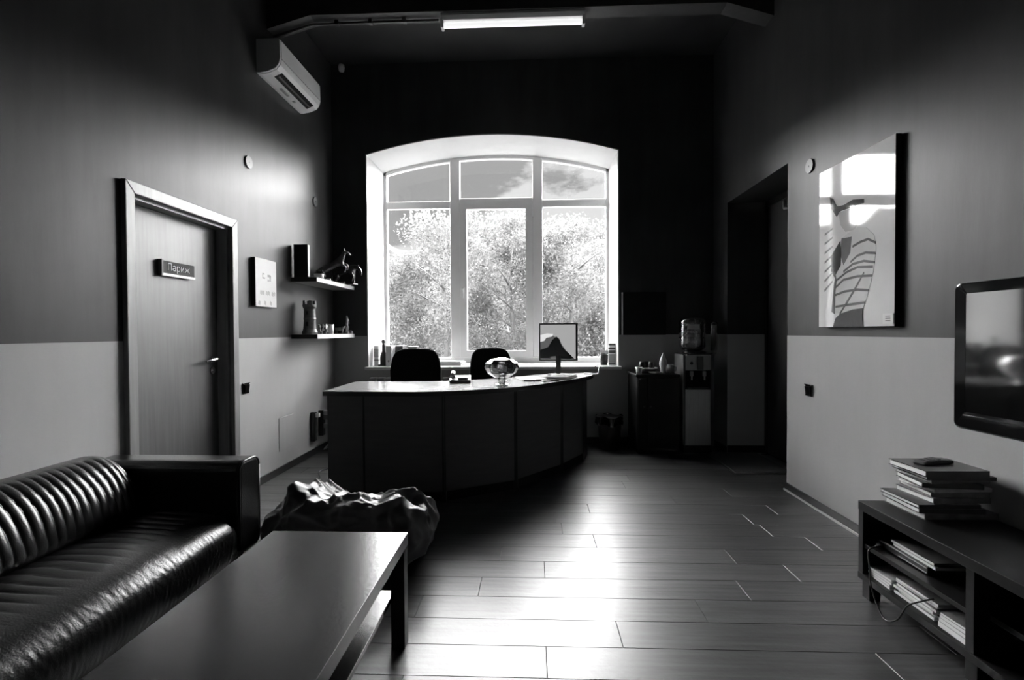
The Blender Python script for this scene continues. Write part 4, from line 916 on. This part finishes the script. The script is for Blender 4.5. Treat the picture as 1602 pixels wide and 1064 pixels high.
# ------------------------------------------------------------------ sofa
SX0, SX1, SY0, SY1 = -2.25, -1.46, .45, 2.60
t = thing('sofa', 'black leather sofa with pleated cushions along the left wall', 'sofa', (SX0, SY0, 0))
def S(mb): return PO(mb, t)
ob('frame', S(B(SX0, -1.53, SY0 + .05, SY1 - .05, .10, .26)), M_LEATHER, t, bevel=.02)
def arm(y0, y1):
    return MB().prism(rrect(y0, y1, .16, .625, .05, 5), lambda y, z: (SX0 + .01, y, z), lambda y, z: (SX1, y, z))
for y0, y1 in ((SY1 - .185, SY1), (SY0, SY0 + .185)):
    a = ob('armrest', S(arm(y0, y1)), M_LEATHER, t, bevel=.018, seg=3, smooth=False)
    ob('piping', S(MB().tube([(SX1 - .004, y, z) for y, z in rrect(y0 + .004, y1 - .004, .164, .621, .05, 5)] + [(SX1 - .004, y1 - .004, .571)], .006, 6)), M_LEATHER, a, smooth=True)
def fold(y, k, amp, sp, wob=0.0):
    p = (y + wob) / sp; f = p - math.floor(p)
    return amp * (math.sqrt(max(0, 1 - (2 * f - 1) ** 2)) - .75) * (0.8 + .4 * noise.noise((math.floor(p) * 3.3, k * 2.0, 0)))
def seat_fn(y0, y1):
    # profile from the rear of the seat, over the crown, around the front roll, down the front
    prof = smooth_curve([(-2.08, .34), (-1.98, .372), (-1.85, .392), (-1.70, .392), (-1.58, .378), (-1.51, .35), (-1.468, .305), (-1.46, .25), (-1.475, .17), (-1.50, .12)], 5)
    def fn(u, v):
        i = v * (len(prof) - 1); a = int(min(i, len(prof) - 2)); f = i - a
        x = prof[a][0] + (prof[a + 1][0] - prof[a][0]) * f; z = prof[a][1] + (prof[a + 1][1] - prof[a][1]) * f
        y = y0 + (y1 - y0) * u
        e = min(u, 1 - u) * (y1 - y0); ed = max(0, 1 - e / .05)
        fade = max(0, min(1, (x + 2.1) / .12)) * max(.0, min(1, (-1.60 - x) / .16))
        wob = .07 * math.sin((x + 2.1) * 3.6) + .02 * noise.noise((x * 5, y * 4, 1))
        dz = fold(y, x, .012, .056, wob) * fade + .006 * noise.noise((x * 3, y * 3, 5))
        fr = max(0, min(1, (x + 1.62) / .12)) * .0018 * noise.noise((y * 60, z * 50, 3))
        return (x + fr - ed * .01, y, z + dz - .03 * ed * ed)
    return fn
ym0, ym1 = SY0 + .19, SY1 - .19
ob('seat_cushion', S(MB().grid(seat_fn(ym0, ym1), 420, 46)), M_LEATHER, t, smooth=True)
def back_fn(y0, y1):
    prof = smooth_curve([(-1.97, .36), (-1.93, .42), (-1.94, .50), (-1.975, .575), (-2.02, .635), (-2.075, .672), (-2.13, .682), (-2.19, .668), (-2.235, .60), (-2.24, .45)], 5)
    def fn(u, v):
        i = v * (len(prof) - 1); a = int(min(i, len(prof) - 2)); f = i - a
        x = prof[a][0] + (prof[a + 1][0] - prof[a][0]) * f; z = prof[a][1] + (prof[a + 1][1] - prof[a][1]) * f
        y = y0 + (y1 - y0) * u; e = min(u, 1 - u) * (y1 - y0); ed = max(0, 1 - e / .12)
        k = v * 1.0
        amp = max(0, min(1, (v - .04) / .15)) * max(0, min(1, (.62 - v) / .2))
        wob = .05 * (z - .5) + .012 * noise.noise((z * 8, y * 5, 2))
        d = fold(y, 4, .014, .043, wob) * amp + .006 * noise.noise((y * 4, z * 6, 9))
        return (x + d * .85 - ed * ed * .02, y, z + d * .5 - ed * ed * .055)
    return fn
ob('back_cushion', S(MB().grid(back_fn(ym0, ym1), 420, 46)), M_LEATHER, t, smooth=True)
ob('back_frame', S(B(SX0 + .002, -2.10, SY0 + .1, SY1 - .1, .2, .60)), M_LEATHER, t, bevel=.02)
for x in (SX0 + .04, -1.58):
    for y in (SY0 + .03, SY1 - .09): ob('foot', S(MB().box(x, x + .05, y, y + .05, 0, .17 if y > 2 or y < 1 else .1)), M_BLACK, t)

# ------------------------------------------------------------------ bean bag
t = thing('bean_bag', 'black crumpled bean bag on the floor behind the coffee table', 'bean bag', (-1.0, 2.73, 0))
def bean(u, v):
    th = u * 2 * PI; ph = v * PI
    c, s = math.cos(th), math.sin(th)
    r = math.sin(ph) ** .5; zz = math.cos(ph)
    zt = (abs(zz) ** 1.15) * (1 if zz > 0 else -1)
    x, y = .445 * r * c, .39 * r * s
    z_ = .195 + (.175 * zt if zz > 0 else .20 * zt)
    # slumped crown: ridge on the left, hollow, ridge on the right
    crown = max(0, zz)
    z_ += -crown * .36 * y
    z_ += crown * (.035 * math.cos((x + .24) * 9) * math.exp(-(y * 2) ** 2) - .025)
    p = Vector((x * 3.0, y * 3.0, z_ * 3.4))
    wn = noise.ridged_multi_fractal(p + Vector((3.1, 1.7, .4)), 0.9, 2.1, 3, 1.0, 2.0)
    w2 = noise.noise(p * 2.6 + Vector((9, 2, 4)))
    amp = .030 + .035 * max(0, zz)
    k = (wn - 1.0) * amp + w2 * .018 * (0.4 + max(0, zz))
    k += ((1 - abs(noise.noise(p * 1.5 + Vector((1, 5, 2)))) * 1.6) ** 3 if abs(noise.noise(p * 1.5 + Vector((1, 5, 2)))) < .6 else 0) * .030 * (0.35 + .65 * max(0, zz) + .35 * max(0, c))
    k += max(0, 1 - abs(noise.noise(p * 2.7 + Vector((7, 1, 3)))) * 3) ** 2 * .016 * (0.4 + max(0, zz))
    # seams gathered towards the top right
    k += .012 * math.sin(th * 9 + 2 * noise.noise(p)) * max(0, math.sin(ph)) * max(0, zz + .3)
    f = 0 if z_ < .02 else 1
    return (x + k * c * r * f, y + k * s * r * f, max(.0, z_ + k * zt * f))
ob('shell', MB().grid(bean, 220, 130, cu=True), M_BEAN, t, smooth=True)
